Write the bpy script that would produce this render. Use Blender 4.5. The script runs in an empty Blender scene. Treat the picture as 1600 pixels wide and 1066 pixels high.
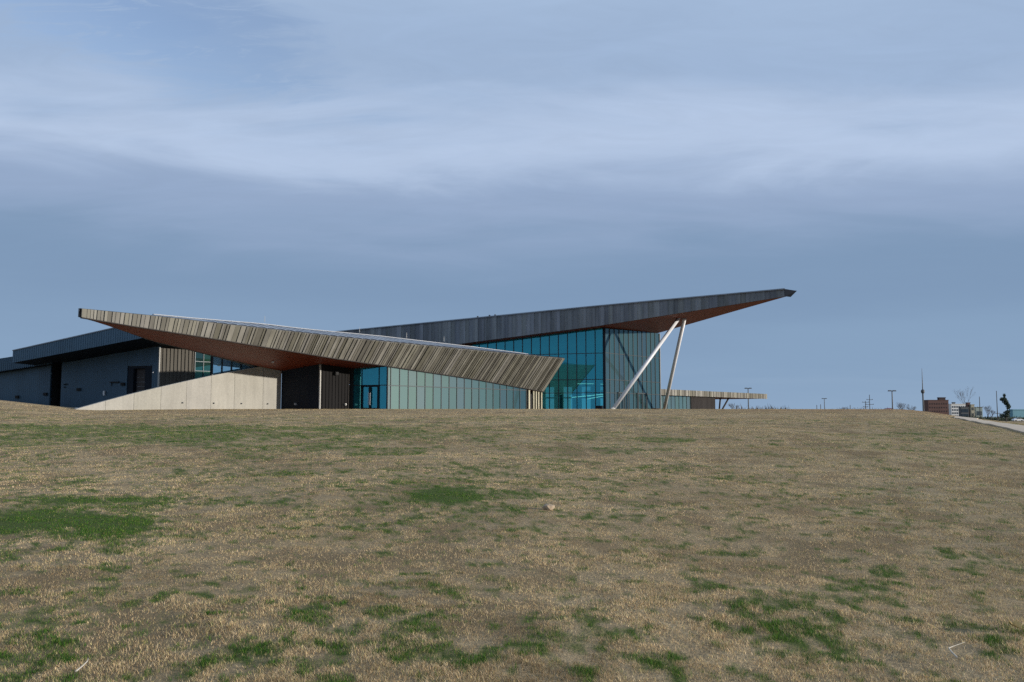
import bpy, bmesh, math, random
import numpy as np
from mathutils import Vector
random.seed(7); rng = np.random.default_rng(7)
scn = bpy.context.scene
COL = scn.collection

# ------------------------------------------------------------------ camera
EYE = 1.65
FPX, HORIZON = 1386.0, 650.0                 # focal length and horizon row of the 1600 px wide photograph
PITCH = math.atan((HORIZON - 533.0) / FPX)
cam_d = bpy.data.cameras.new('camera')
cam_d.sensor_width = 36.0
cam_d.lens = FPX / 1600.0 * 36.0
cam_d.clip_start, cam_d.clip_end = 0.1, 20000.0
cam = bpy.data.objects.new('camera', cam_d); COL.objects.link(cam)
cam.location = (0, 0, EYE)
cam.rotation_euler = (math.radians(90) + PITCH, 0, 0)
scn.camera = cam

# ------------------------------------------------------------------ sky, sun, exposure
SUN_EL = math.radians(9.5)
SUN_DIR = Vector((0.970, -0.243, 0)).normalized() * math.cos(SUN_EL) + Vector((0, 0, math.sin(SUN_EL)))
world = bpy.data.worlds.new('World'); scn.world = world
world.use_nodes = True
wt = world.node_tree; wt.nodes.clear()
def wn(t, **k):
    n = wt.nodes.new(t)
    for a, v in k.items(): setattr(n, a, v)
    return n
def wl(a, b): wt.links.new(a, b)
def wmath(op, a, b=None, c=None, clamp=False):
    n = wn('ShaderNodeMath', operation=op, use_clamp=clamp)
    for i, v in enumerate((a, b, c)):
        if v is None: continue
        if isinstance(v, (int, float)): n.inputs[i].default_value = v
        else: wl(v, n.inputs[i])
    return n.outputs[0]
def wramp(fac, stops, interp='EASE'):
    n = wn('ShaderNodeValToRGB'); n.color_ramp.interpolation = interp
    e = n.color_ramp.elements
    while len(e) < len(stops): e.new(0.5)
    for k, (p, c) in enumerate(stops):
        e[k].position = p
        e[k].color = (c, c, c, 1) if isinstance(c, (int, float)) else (*c, 1)
    wl(fac, n.inputs[0]); return n.outputs[0]
def wmix(f, a, b):
    n = wn('ShaderNodeMix', data_type='RGBA')
    for i, v in ((0, f), (6, a), (7, b)):
        if isinstance(v, (int, float)): n.inputs[i].default_value = v
        elif isinstance(v, tuple): n.inputs[i].default_value = (*v, 1)
        else: wl(v, n.inputs[i])
    return n.outputs[2]
def wscale(c, k):
    n = wn('ShaderNodeVectorMath', operation='SCALE'); wl(c, n.inputs[0])
    if isinstance(k, (int, float)): n.inputs[3].default_value = k
    else: wl(k, n.inputs[3])
    return n.outputs[0]
SKY_K = 0.1
geo = wn('ShaderNodeTexCoord')
sep = wn('ShaderNodeSeparateXYZ'); wl(geo.outputs['Generated'], sep.inputs[0])
X, Y, Z = sep.outputs
zc = wmath('MAXIMUM', Z, 0.0)
den = wmath('ADD', zc, 0.10)
cu = wmath('DIVIDE', X, den); cv = wmath('DIVIDE', Y, den)        # the cloud sheet seen from below
def sheet(sx, sy, scale, detail, rough, dist=0.0, off=0.0):
    c = wn('ShaderNodeCombineXYZ')
    wl(wmath('MULTIPLY', cu, sx), c.inputs[0]); wl(wmath('MULTIPLY', cv, sy), c.inputs[1]); c.inputs[2].default_value = off
    n = wn('ShaderNodeTexNoise'); wl(c.outputs[0], n.inputs['Vector'])
    n.inputs['Scale'].default_value = scale; n.inputs['Detail'].default_value = detail
    n.inputs['Roughness'].default_value = rough; n.inputs['Distortion'].default_value = dist
    return n.outputs['Fac']
n_big = sheet(0.55, 1.0, 0.55, 3.0, 0.5, 0.4, 3.1)
n_mid = sheet(0.7, 1.3, 1.6, 5.0, 0.55, 0.8, 9.7)
n_fine = sheet(1.0, 2.2, 3.2, 7.0, 0.62, 1.2, 1.3)
# tone of the stratus from the horizon upwards (sine of the elevation)
tilt = wmath('ADD', zc, wmath('MULTIPLY', wmath('SUBTRACT', n_big, 0.5), 0.16))
tilt = wmath('ADD', tilt, wmath('MULTIPLY', wmath('SUBTRACT', n_mid, 0.5), wramp(zc, [(0.1, 0.02), (0.3, 0.12)])))
cloud = wramp(tilt, [(0.0, (0.272, 0.388, 0.548)), (0.07, (0.243, 0.359, 0.522)), (0.165, (0.214, 0.320, 0.480)),
                     (0.235, (0.300, 0.400, 0.580)), (0.295, (0.455, 0.565, 0.755)), (0.36, (0.345, 0.462, 0.655)),
                     (0.52, (0.400, 0.525, 0.720)), (1.0, (0.400, 0.510, 0.690))])
cloud = wscale(cloud, wmath('ADD', 1.0, wmath('MULTIPLY', wmath('SUBTRACT', n_fine, 0.5), wramp(zc, [(0.12, 0.02), (0.32, 0.17)]))))
# where the sheet thins and the blue shows: a long opening high to the left, ragged by the fine noise, and odd thin spots overhead
def lobe(az, el, half_len, half_h, slope):
    """an oblong region of the sky round azimuth az and elevation el (degrees)"""
    a = wmath('MULTIPLY', wmath('ARCTAN2', X, Y), 57.2958)
    e = wmath('MULTIPLY', wmath('ARCSINE', zc), 57.2958)
    da = wmath('SUBTRACT', a, az); de = wmath('SUBTRACT', wmath('SUBTRACT', e, el), wmath('MULTIPLY', da, slope))
    q = wmath('ADD', wmath('POWER', wmath('ABSOLUTE', wmath('DIVIDE', da, half_len)), 2.0),
              wmath('POWER', wmath('ABSOLUTE', wmath('DIVIDE', de, half_h)), 2.0))
    return wmath('SUBTRACT', 1.0, wmath('POWER', q, 0.5))
hole = wmath('MAXIMUM', lobe(-22.0, 23.0, 16.0, 4.4, -0.13), lobe(-34.0, 27.0, 13.0, 7.5, 0.0))
rag = wmath('ADD', hole, wmath('MULTIPLY', wmath('SUBTRACT', n_fine, 0.5), 1.1))
rag = wmath('ADD', rag, wmath('MULTIPLY', wmath('SUBTRACT', n_mid, 0.5), 1.2))
gap = wramp(rag, [(0.0, 0.0), (0.50, 0.8), (0.8, 1.0)])
n_wisp = sheet(1.0, 2.6, 4.6, 8.0, 0.66, 2.0, 5.5)
gap = wmath('MULTIPLY', gap, wramp(n_wisp, [(0.50, 1.0), (0.66, 0.35)]))
thin = wramp(wmath('MULTIPLY', n_mid, wramp(zc, [(0.42, 0.0), (0.75, 1.0)])), [(0.48, 0.0), (0.72, 0.6)])
gap = wmath('MAXIMUM', gap, thin)
sky = wn('ShaderNodeTexSky', sky_type='NISHITA', sun_disc=False)
sky.sun_elevation = SUN_EL
sky.sun_rotation = math.atan2(SUN_DIR.x, SUN_DIR.y)
sky.air_density = 1.0; sky.dust_density = 0.4; sky.ozone_density = 1.6
hsv = wn('ShaderNodeHueSaturation'); hsv.inputs['Hue'].default_value = 0.515; hsv.inputs['Saturation'].default_value = 0.95; hsv.inputs['Value'].default_value = 2.3
wl(sky.outputs[0], hsv.inputs['Color'])
col = wmix(gap, wscale(cloud, 1.0 / SKY_K), hsv.outputs[0])
bg = wn('ShaderNodeBackground'); wl(col, bg.inputs[0]); bg.inputs[1].default_value = SKY_K
out = wn('ShaderNodeOutputWorld'); wl(bg.outputs[0], out.inputs[0])

sun_d = bpy.data.lights.new('sun', 'SUN'); sun_d.energy = 5.0; sun_d.angle = math.radians(0.9); sun_d.color = (1.0, 0.93, 0.83)
sun = bpy.data.objects.new('sun', sun_d); COL.objects.link(sun)
sun.rotation_euler = SUN_DIR.to_track_quat('Z', 'Y').to_euler()
sun.location = (120, -30, 60)
vs = scn.view_settings
vs.view_transform = 'Standard'; vs.look = 'None'; vs.exposure = 0.0; vs.gamma = 1.0; vs.use_curve_mapping = False
scn.cycles.transparent_max_bounces = 16
scn.cycles.max_bounces = 8
scn.cycles.use_denoising = False

# ------------------------------------------------------------------ helpers
WL = {}                                       # world position of each object's origin
def tag(o, label=None, cat=None, group=None, kind=None):
    if label: o['label'] = label
    if cat: o['category'] = cat
    if group: o['group'] = group
    if kind: o['kind'] = kind
    return o
def empty(name, loc, label=None, cat=None, group=None):
    o = bpy.data.objects.new(name, None); COL.objects.link(o); o.empty_display_size = 0.5
    o.location = loc; WL[o] = Vector(loc); return tag(o, label, cat, group)
def mk(name, verts, faces, mat, parent=None, color=None, smooth=False, origin=None):
    v = np.array(verts, float)
    c = Vector(origin) if origin is not None else Vector(((v[:, 0].min() + v[:, 0].max()) / 2, (v[:, 1].min() + v[:, 1].max()) / 2, v[:, 2].min()))
    me = bpy.data.meshes.new(name)
    me.from_pydata([tuple(p) for p in (v - np.array(c))], [], faces)
    if mat: me.materials.append(mat)
    if smooth: me.polygons.foreach_set('use_smooth', [True] * len(me.polygons))
    me.update()
    o = bpy.data.objects.new(name, me); COL.objects.link(o)
    WL[o] = c
    if parent: o.parent = parent; o.location = c - WL[parent]
    else: o.location = c
    if color: o.color = color
    return o
class MB:
    def __init__(s): s.v, s.f = [], []
    def add(s, v, f):
        n = len(s.v); s.v += [tuple(p) for p in v]; s.f += [tuple(i + n for i in q) for q in f]
    def hexa(s, b, t):                         # b, t: four lower and four upper corners, same winding
        s.add(list(b) + list(t), [(3, 2, 1, 0), (4, 5, 6, 7), (0, 1, 5, 4), (1, 2, 6, 5), (2, 3, 7, 6), (3, 0, 4, 7)])
    def box(s, c, x, y, z):                    # centre of the base, half vectors x and y (2D), height z
        c = Vector(c); x = Vector((*x, 0)); y = Vector((*y, 0)); h = Vector((0, 0, z))
        q = [c - x - y, c + x - y, c + x + y, c - x + y]
        s.hexa(q, [p + h for p in q])
    def tube(s, p, q, r0, r1=None, n=10, caps=True):
        p, q = Vector(p), Vector(q); r1 = r0 if r1 is None else r1
        d = (q - p).normalized(); u = d.orthogonal().normalized(); w = d.cross(u)
        v = [p + (u * math.cos(2 * math.pi * k / n) + w * math.sin(2 * math.pi * k / n)) * r0 for k in range(n)] + \
            [q + (u * math.cos(2 * math.pi * k / n) + w * math.sin(2 * math.pi * k / n)) * r1 for k in range(n)]
        f = [(k, (k + 1) % n, n + (k + 1) % n, n + k) for k in range(n)]
        if caps: f += [tuple(range(n - 1, -1, -1)), tuple(range(n, 2 * n))]
        s.add(v, f)
    def build(s, name, mat, parent=None, **k): return mk(name, s.v, s.f, mat, parent, **k)

# materials
def new_mat(name):
    m = bpy.data.materials.new(name); m.use_nodes = True
    t = m.node_tree; t.nodes.clear()
    o = t.nodes.new('ShaderNodeOutputMaterial')
    return m, t, o
def N(t, typ, **k):
    n = t.nodes.new(typ)
    for a, v in k.items(): setattr(n, a, v)
    return n
def principled(t, o, rough=0.6, metal=0.0, spec=0.5):
    b = N(t, 'ShaderNodeBsdfPrincipled'); b.inputs['Roughness'].default_value = rough; b.inputs['Metallic'].default_value = metal
    b.inputs['Specular IOR Level'].default_value = spec
    t.links.new(b.outputs[0], o.inputs[0]); return b
def mixc(t, f, a, b, mode='MIX'):
    n = N(t, 'ShaderNodeMix', data_type='RGBA', blend_type=mode)
    for i, v in ((0, f), (6, a), (7, b)):
        if isinstance(v, (int, float)): n.inputs[i].default_value = v
        elif isinstance(v, tuple): n.inputs[i].default_value = (*v[:3], 1)
        else: t.links.new(v, n.inputs[i])
    return n.outputs[2]
def noise(t, scale, detail=4, rough=0.55, stretch=None, coord='Object', dist=0.0):
    tc = N(t, 'ShaderNodeTexCoord') if coord != 'Position' else N(t, 'ShaderNodeNewGeometry')
    src = tc.outputs[coord]
    if stretch:
        mp = N(t, 'ShaderNodeMapping'); mp.inputs['Scale'].default_value = stretch
        t.links.new(src, mp.inputs[0]); src = mp.outputs[0]
    n = N(t, 'ShaderNodeTexNoise'); t.links.new(src, n.inputs['Vector'])
    n.inputs['Scale'].default_value = scale; n.inputs['Detail'].default_value = detail; n.inputs['Roughness'].default_value = rough
    n.inputs['Distortion'].default_value = dist
    return n.outputs['Fac']
def ramp(t, fac, stops):
    n = N(t, 'ShaderNodeValToRGB'); e = n.color_ramp.elements
    while len(e) < len(stops): e.new(0.5)
    for k, (p, c) in enumerate(stops):
        e[k].position = p; e[k].color = (c, c, c, 1) if isinstance(c, (int, float)) else (*c, 1)
    t.links.new(fac, n.inputs[0]); return n.outputs[0]
def simple(name, c, rough=0.6, metal=0.0, var=0.15, scale=1.5, stretch=None, spec=0.5, use_obj=False, bump=0.0):
    m, t, o = new_mat(name); b = principled(t, o, rough, metal, spec)
    f = noise(t, scale, 5, 0.6, stretch, 'Position')
    if use_obj:
        oi = N(t, 'ShaderNodeObjectInfo'); base = mixc(t, 1.0, c, oi.outputs['Color'], 'MULTIPLY')
    else: base = c
    k = ramp(t, f, [(0.25, 1.0 - var), (0.75, 1.0 + var)])
    t.links.new(mixc(t, 1.0, base, k, 'MULTIPLY'), b.inputs['Base Color'])
    if bump:
        bn = N(t, 'ShaderNodeBump'); bn.inputs['Strength'].default_value = bump; bn.inputs['Distance'].default_value = 0.02
        t.links.new(f, bn.inputs['Height']); t.links.new(bn.outputs[0], b.inputs['Normal'])
    return m
M = {}
M['zinc'] = simple('weathered_zinc', (1, 1, 1), 0.75, 0.0, 0.26, 1.2, (1, 1, 0.18), 0.15, use_obj=True)
M['dark_metal'] = simple('dark_ribbed_metal', (0.040, 0.082, 0.122), 0.42, 0.25, 0.18, 0.5, (1, 1, 0.25))
M['fascia_metal'] = simple('blue_grey_fascia_metal', (0.060, 0.112, 0.160), 0.42, 0.25, 0.15, 0.5, (1, 1, 0.25))
M['charcoal'] = simple('charcoal_ribbed_metal', (0.016, 0.015, 0.015), 0.8, 0.0, 0.2, 0.8, (1, 1, 0.2), 0.06)
M['bronze'] = simple('bronze_metal', (0.036, 0.031, 0.029), 0.7, 0.0, 0.2, 0.8, (1, 1, 0.2), 0.12)
M['black_metal'] = simple('black_metal', (0.008, 0.012, 0.020), 0.6, 0.0, 0.15, 0.6, None, 0.2)
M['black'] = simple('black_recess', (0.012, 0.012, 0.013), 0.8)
M['frame'] = simple('glazing_frame_metal', (0.030, 0.040, 0.045), 0.45, 0.3, 0.1)
M['tip'] = simple('dark_matt_cap', (0.020, 0.024, 0.032), 0.95, 0, 0.1, 1.5, None, 0.0)
M['white'] = simple('white_steel_paint', (0.60, 0.60, 0.61), 0.4, 0.0, 0.06, 2.0)
M['coping'] = simple('pale_coping', (0.34, 0.35, 0.37), 0.7, 0.0, 0.1, 1.5, None, 0.15)
M['roof'] = simple('grey_roof_sheet', (0.24, 0.27, 0.31), 0.6, 0.1, 0.25, 0.6, None, 0.2)
M['trim'] = simple('light_trim', (0.40, 0.39, 0.36), 0.6)
M['floor'] = simple('hall_floor', (0.22, 0.22, 0.21), 0.35)
M['inner'] = simple('hall_inner_wall', (0.20, 0.22, 0.22), 0.7)
M['post'] = simple('pale_yellow_post', (0.40, 0.37, 0.26), 0.5)
M['path'] = simple('path_concrete', (0.52, 0.425, 0.315), 0.85, 0, 0.15, 1.3, bump=0.2)
M['grey_door'] = simple('grey_door_paint', (0.075, 0.066, 0.064), 0.8, 0, .1, 1.5, None, .1)
M['pole'] = simple('pole_steel', (0.06, 0.065, 0.07), 0.6)
M['wood_pole'] = simple('pole_timber', (0.075, 0.065, 0.055), 0.9)
M['brick'] = simple('far_brick', (0.112, 0.060, 0.050), 0.9, 0, 0.2, 0.3)
M['brick_dark'] = simple('far_dark_brick', (0.050, 0.034, 0.034), 0.9, 0, 0.2, 0.3)
M['stucco'] = simple('far_white_stucco', (0.62, 0.61, 0.58), 0.9, 0, 0.1, 0.3)
M['ochre'] = simple('far_ochre_stucco', (0.36, 0.33, 0.24), 0.9, 0, 0.1, 0.3)
M['greygreen'] = simple('far_greygreen_cladding', (0.24, 0.29, 0.27), 0.8, 0, 0.1, 0.3)
M['teal'] = simple('far_teal_cladding', (0.13, 0.30, 0.36), 0.6, 0, 0.1, 0.3)
M['far_glass'] = simple('far_window_glass', (0.03, 0.045, 0.06), 0.15)
M['bark'] = simple('bare_bark', (0.10, 0.085, 0.075), 0.95, 0, 0.2)
M['needle'] = simple('dark_needles', (0.028, 0.045, 0.026), 0.8, 0, 0.3, 0.7)
M['car_red'] = simple('dark_red_car_paint', (0.16, 0.02, 0.02), 0.25)
M['car_white'] = simple('white_car_paint', (0.7, 0.7, 0.7), 0.25)
M['car_glass'] = simple('car_glass', (0.015, 0.02, 0.025), 0.08)
M['tyre'] = simple('tyre_rubber', (0.015, 0.015, 0.015), 0.9)
M['stone'] = simple('tan_stone', (0.36, 0.27, 0.18), 0.9, 0, 0.3, 20)
M['twig'] = simple('bleached_twig', (0.44, 0.40, 0.33), 0.8, 0, 0.15, 30)
M['leaf'] = simple('dry_leaf', (0.48, 0.33, 0.12), 0.8, 0, 0.3, 30)

def wood_mat():
    m, t, o = new_mat('red_timber_soffit'); b = principled(t, o, 0.55, 0, 0.3)
    # boards run along the roof edge: thin dark joints and board to board tone
    f = noise(t, 2.6, 2, 0.5, (0.777, -0.629, 0.02), 'Position')
    g = noise(t, 9.0, 4, 0.6, (0.3, 0.3, 0.3), 'Position')
    c = mixc(t, f, (0.130, 0.021, 0.007), (0.19, 0.034, 0.010))
    c = mixc(t, 1.0, c, ramp(t, g, [(0.3, 0.8), (0.7, 1.12)]), 'MULTIPLY')
    t.links.new(c, b.inputs['Base Color']); return m
M['wood'] = wood_mat()
def concrete_mat():
    m, t, o = new_mat('cast_concrete'); b = principled(t, o, 0.85, 0, 0.3)
    f = noise(t, 0.55, 6, 0.62, None, 'Position'); g = noise(t, 7.0, 5, 0.65, None, 'Position')
    s = noise(t, 1.4, 5, 0.6, (1.6, 1.6, 0.16), 'Position')
    c = mixc(t, f, (0.30, 0.287, 0.252), (0.40, 0.385, 0.342))
    c = mixc(t, 1.0, c, ramp(t, g, [(0.3, 0.9), (0.7, 1.08)]), 'MULTIPLY')
    c = mixc(t, 1.0, c, ramp(t, s, [(0.36, 0.92), (0.60, 1.02)]), 'MULTIPLY')
    oi = N(t, 'ShaderNodeObjectInfo')
    c = mixc(t, 1.0, c, oi.outputs['Color'], 'MULTIPLY')
    t.links.new(c, b.inputs['Base Color'])
    bn = N(t, 'ShaderNodeBump'); bn.inputs['Strength'].default_value = 0.25; bn.inputs['Distance'].default_value = 0.02
    t.links.new(g, bn.inputs['Height']); t.links.new(bn.outputs[0], b.inputs['Normal']); return m
M['concrete'] = concrete_mat()
def glass_mat(name, refl, trans, base):
    """coated pane: tinted mirror over tinted see-through; object colour = frit, object alpha = how much of it"""
    m, t, o = new_mat(name)
    gl = N(t, 'ShaderNodeBsdfGlossy'); gl.inputs['Color'].default_value = (*refl, 1); gl.inputs['Roughness'].default_value = 0.02
    tr = N(t, 'ShaderNodeBsdfTransparent'); tr.inputs['Color'].default_value = (*trans, 1)
    df = N(t, 'ShaderNodeBsdfDiffuse')
    oi = N(t, 'ShaderNodeObjectInfo'); t.links.new(oi.outputs['Color'], df.inputs['Color'])
    m1 = N(t, 'ShaderNodeMixShader'); t.links.new(oi.outputs['Alpha'], m1.inputs[0])
    t.links.new(tr.outputs[0], m1.inputs[1]); t.links.new(df.outputs[0], m1.inputs[2])
    fr = N(t, 'ShaderNodeFresnel'); fr.inputs[0].default_value = 1.5
    mr = N(t, 'ShaderNodeMapRange'); mr.inputs[3].default_value = base; mr.inputs[4].default_value = 1.0
    t.links.new(fr.outputs[0], mr.inputs[0])
    m2 = N(t, 'ShaderNodeMixShader'); t.links.new(mr.outputs[0], m2.inputs[0])
    t.links.new(m1.outputs[0], m2.inputs[1]); t.links.new(gl.outputs[0], m2.inputs[2])
    t.links.new(m2.outputs[0], o.inputs[0]); return m
M['glass'] = glass_mat('coated_blue_glass', (0.16, 0.68, 0.80), (0.42, 0.86, 0.86), 0.27)
M['frit'] = glass_mat('fritted_green_glass', (0.45, 0.75, 0.85), (0.30, 0.6, 0.55), 0.05)
M['sky_glass'] = glass_mat('sky_painted_glass', (0.60, 0.9, 1.0), (0.30, 0.55, 0.55), 0.60)
def emit(name, c, s):
    m, t, o = new_mat(name); e = N(t, 'ShaderNodeEmission'); e.inputs[0].default_value = (*c, 1); e.inputs[1].default_value = s
    t.links.new(e.outputs[0], o.inputs[0]); return m
M['strip'] = emit('strip_light_glow', (1.0, 0.97, 0.85), 1.5)
M['lamp'] = emit('small_lamp_glow', (1.0, 0.95, 0.85), 1.0)

# ------------------------------------------------------------------ terrain
_perm = rng.integers(0, 1 << 16, size=(512, 512)) / 65536.0
def vnoise(x, y):
    xi = np.floor(x).astype(int); yi = np.floor(y).astype(int); fx = x - xi; fy = y - yi
    fx = fx * fx * (3 - 2 * fx); fy = fy * fy * (3 - 2 * fy)
    g = lambda a, b: _perm[a & 511, b & 511]
    return (g(xi, yi) * (1 - fx) + g(xi + 1, yi) * fx) * (1 - fy) + (g(xi, yi + 1) * (1 - fx) + g(xi + 1, yi + 1) * fx) * fy
def fbm(x, y, o=4, s=0.0):
    v = 0; a = 0.5; t = 0
    for k in range(o):
        v = v + a * vnoise(x + 17.3 * k + s, y - 9.1 * k + s * 1.7); t += a; a *= 0.5; c, d = 0.8, 0.6
        x, y = (x * c - y * d) * 2.03, (x * d + y * c) * 2.03
    return v / t
def sstep(a, b, x):
    t = np.clip((x - a) / (b - a), 0, 1); return t * t * (3 - 2 * t)
def terrain(x, y):
    x = np.asarray(x, float); y = np.asarray(y, float)
    t = y / 82.0
    k = 0.10
    h = np.clip(0.5 + 0.5 * (1 - t) / k, 0, 1)
    b = t * h + 1.0 * (1 - h) - k * h * (1 - h)              # smooth minimum of the slope and the plateau
    b = 2.32 * np.maximum(b, -0.6)
    b = b + 1.15 * sstep(.455, .635, -x / np.maximum(y, 1)) * np.clip(y / 85, 0, 1.25) * sstep(25, 70, y)
    b = b + 0.20 * sstep(112, 150, y)
    far = sstep(195, 330, y)
    s = sstep(0.425 * y, 0.425 * y + 20, x) * sstep(26, 85, y)
    s = 1 - (1 - s) * (1 - far)
    s = np.maximum(s, sstep(0, 90, -y) * 0.0)
    b = b * (1 - s) - 0.7 * s
    near = 1 - sstep(62, 78, y) * (1 - sstep(200, 240, y))
    b = b + near * ((fbm(x / 9, y / 9, 3) - 0.5) * 0.30 + (fbm(x / 2.2, y / 2.2, 3, 5.0) - 0.5) * 0.07)
    return b
def hit(px, py):
    """where the line of sight through a pixel of the photograph meets the ground"""
    u, v = px - 800, 533 - py
    c, s = math.cos(PITCH), math.sin(PITCH)
    d = np.array([u, FPX * c - v * s, FPX * s + v * c]); d = d / d[1]
    ys = np.geomspace(3, 150, 1500)
    z = EYE + d[2] * ys; g = terrain(d[0] * ys, ys)
    i = int(np.argmax(z < g))
    if not (z < g).any(): i = 1499
    return float(d[0] * ys[i]), float(ys[i])

# green patches of the lawn: centre and half size in the photograph, strength
PATCH = [(70, 826, 165, 30, 1.2), (120, 785, 170, 10, .9), (340, 786, 140, 8, .6), (0, 850, 60, 6, .7), (260, 838, 60, 6, .7),
         (690, 778, 72, 20, 1.05), (640, 782, 50, 8, .6), (805, 776, 50, 7, .75), (730, 800, 60, 8, .6), (120, 752, 30, 6, .6), (480, 700, 130, 8, .6),
         (560, 672, 90, 6, .6), (580, 706, 80, 8, .6), (300, 690, 110, 12, .5), (430, 740, 150, 10, .35), (380, 712, 60, 6, .45), (160, 668, 150, 5, .45),
         (905, 684, 40, 4, .6), (1035, 687, 42, 4, .7), (930, 705, 90, 6, .45), (1080, 732, 60, 4, .4), (1430, 678, 75, 3.5, .6), (780, 655, 120, 4, .3),
         (860, 1005, 170, 46, .58), (1010, 1030, 110, 34, .52), (1280, 985, 150, 56, .56), (1200, 935, 120, 16, .55), (1400, 930, 90, 22, .6), (1560, 905, 60, 22, .65),
         (1040, 909, 40, 6, .8), (770, 965, 44, 7, .6), (1120, 1050, 120, 30, .5), (1560, 985, 60, 22, .4), (60, 1030, 130, 36, .42), (330, 1040, 130, 30, .34),
         (282, 935, 26, 7, .7), (590, 890, 22, 5, .8), (950, 810, 110, 6, .45), (880, 840, 120, 8, .35), (1000, 790, 60, 5, .4), (1160, 830, 30, 4, .5),
         (1500, 868, 40, 12, .5), (440, 950, 60, 12, .45), (230, 900, 90, 10, .4), (350, 890, 50, 8, .4), (720, 1040, 110, 24, .42), (470, 650, 60, 3, .3)]
_pg = []
for cx, cy, rx, ry, st in PATCH:
    x0, y0 = hit(cx, cy); x1, _ = hit(cx + rx, cy); _, ya = hit(cx, cy + ry); _, yb = hit(cx, cy - ry)
    _pg.append((x0, (ya + yb) / 2, max(abs(x1 - x0), .1), max((yb - ya) / 2, .12), x0 / max(y0, 1), st))
def green(x, y):
    x = np.asarray(x, float); y = np.asarray(y, float)
    w = np.zeros_like(x)
    wx = x + (fbm(x / 1.3, y / 1.3, 3, 2.0) - 0.5) * 1.1; wy = y + (fbm(x / 1.3, y / 1.3, 3, 8.0) - 0.5) * 2.0
    for cx, cy, rx, ry, sl, st in _pg:
        dx = (wx - cx - (wy - cy) * sl) / rx; dy = (wy - cy) / ry
        q = np.sqrt(dx * dx + dy * dy)
        w = np.maximum(w, st * (1 - sstep(0.25, 1.75, q)))
    n = fbm(x / .50, y / .75, 4, 11.0); q = fbm(x / .13, y / .17, 3, 14.0); m = fbm(x / 4.5, y / 7.5, 4, 4.0)
    rr = np.hypot(x, y); kn = .22 + .30 * sstep(9, 26, rr)                        # close by the mixing is seen tuft by tuft
    nn = (q * (1 - kn) + n * kn - .5) / (.092 - .007 * sstep(9, 26, rr))
    far = 1 - sstep(46, 64, y)
    left = 1 - sstep(-.34, .20, x / np.maximum(y, 1)) * .62                      # the left of the lawn is greener
    base = (.26 + .44 * sstep(.38, .62, m)) * left * far * (.62 + .38 * sstep(9, 22, rr))
    w = np.maximum(w, base) + .35 * np.minimum(w, base)
    mot = sstep(.40, .60, fbm(x / .06, y / .08, 2, 24.0))
    solid = sstep(.78, 1.0, w)
    return sstep(-1.2, 1.5, nn + (w - .47) * 4.6) * np.where(w > .02, 1, far) * np.maximum(.42 + .58 * mot, solid)
def bare(x, y):
    return sstep(.56, .70, fbm(np.asarray(x, float) / .8, np.asarray(y, float) / 1.2, 4, 81.0)) * .9 * (1 - green(x, y))

# ------------------------------------------------------------------ ground sheet (polar grid round the camera, reaching the horizon)
def ground_mat():
    m, t, o = new_mat('winter_turf'); b = principled(t, o, 0.95, 0, 0.1)
    at = N(t, 'ShaderNodeAttribute', attribute_name='turf')
    f1 = noise(t, 0.22, 5, 0.6, None, 'Position'); f2 = noise(t, 2.3, 6, 0.7, None, 'Position'); f3 = noise(t, 24, 4, 0.7, None, 'Position')
    f4 = noise(t, 0.9, 5, 0.65, None, 'Position', 0.5)
    c = mixc(t, ramp(t, f1, [(0.35, 0.0), (0.65, 1.0)]), (0.305, 0.225, 0.128), (0.365, 0.282, 0.168))
    c = mixc(t, ramp(t, f4, [(0.52, 0.0), (0.72, 0.7)]), c, (0.20, 0.145, 0.085))
    c = mixc(t, 1.0, c, ramp(t, f2, [(0.25, 0.66), (0.75, 1.30)]), 'MULTIPLY')
    c = mixc(t, 1.0, c, ramp(t, f3, [(0.25, 0.62), (0.75, 1.34)]), 'MULTIPLY')
    g = mixc(t, f3, (0.045, 0.080, 0.016), (0.110, 0.130, 0.036))
    sp = N(t, 'ShaderNodeSeparateColor'); t.links.new(at.outputs['Color'], sp.inputs[0])
    k = N(t, 'ShaderNodeMath', operation='MULTIPLY_ADD', use_clamp=True); t.links.new(f2, k.inputs[0]); k.inputs[1].default_value = 0.9
    k2 = N(t, 'ShaderNodeMath', operation='SUBTRACT'); t.links.new(sp.outputs[0], k2.inputs[0]); k2.inputs[1].default_value = 0.42
    t.links.new(k2.outputs[0], k.inputs[2])
    k3 = N(t, 'ShaderNodeMath', operation='MULTIPLY', use_clamp=True); t.links.new(k.outputs[0], k3.inputs[0]); t.links.new(ramp(t, sp.outputs[0], [(0.0, 0.0), (0.25, 1.0)]), k3.inputs[1])
    c = mixc(t, k3.outputs[0], c, g)
    c = mixc(t, sp.outputs[2], c, (0.215, 0.155, 0.085))      # thin spots where soil shows
    c = mixc(t, sp.outputs[1], c, (0.27, 0.165, 0.09))       # bare reddish thatch on the crest to the right
    t.links.new(c, b.inputs['Base Color'])
    bn = N(t, 'ShaderNodeBump'); bn.inputs['Strength'].default_value = 0.7; bn.inputs['Distance'].default_value = 0.05
    t.links.new(f3, bn.inputs['Height']); t.links.new(bn.outputs[0], b.inputs['Normal'])
    return m
M['turf'] = ground_mat()
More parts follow.
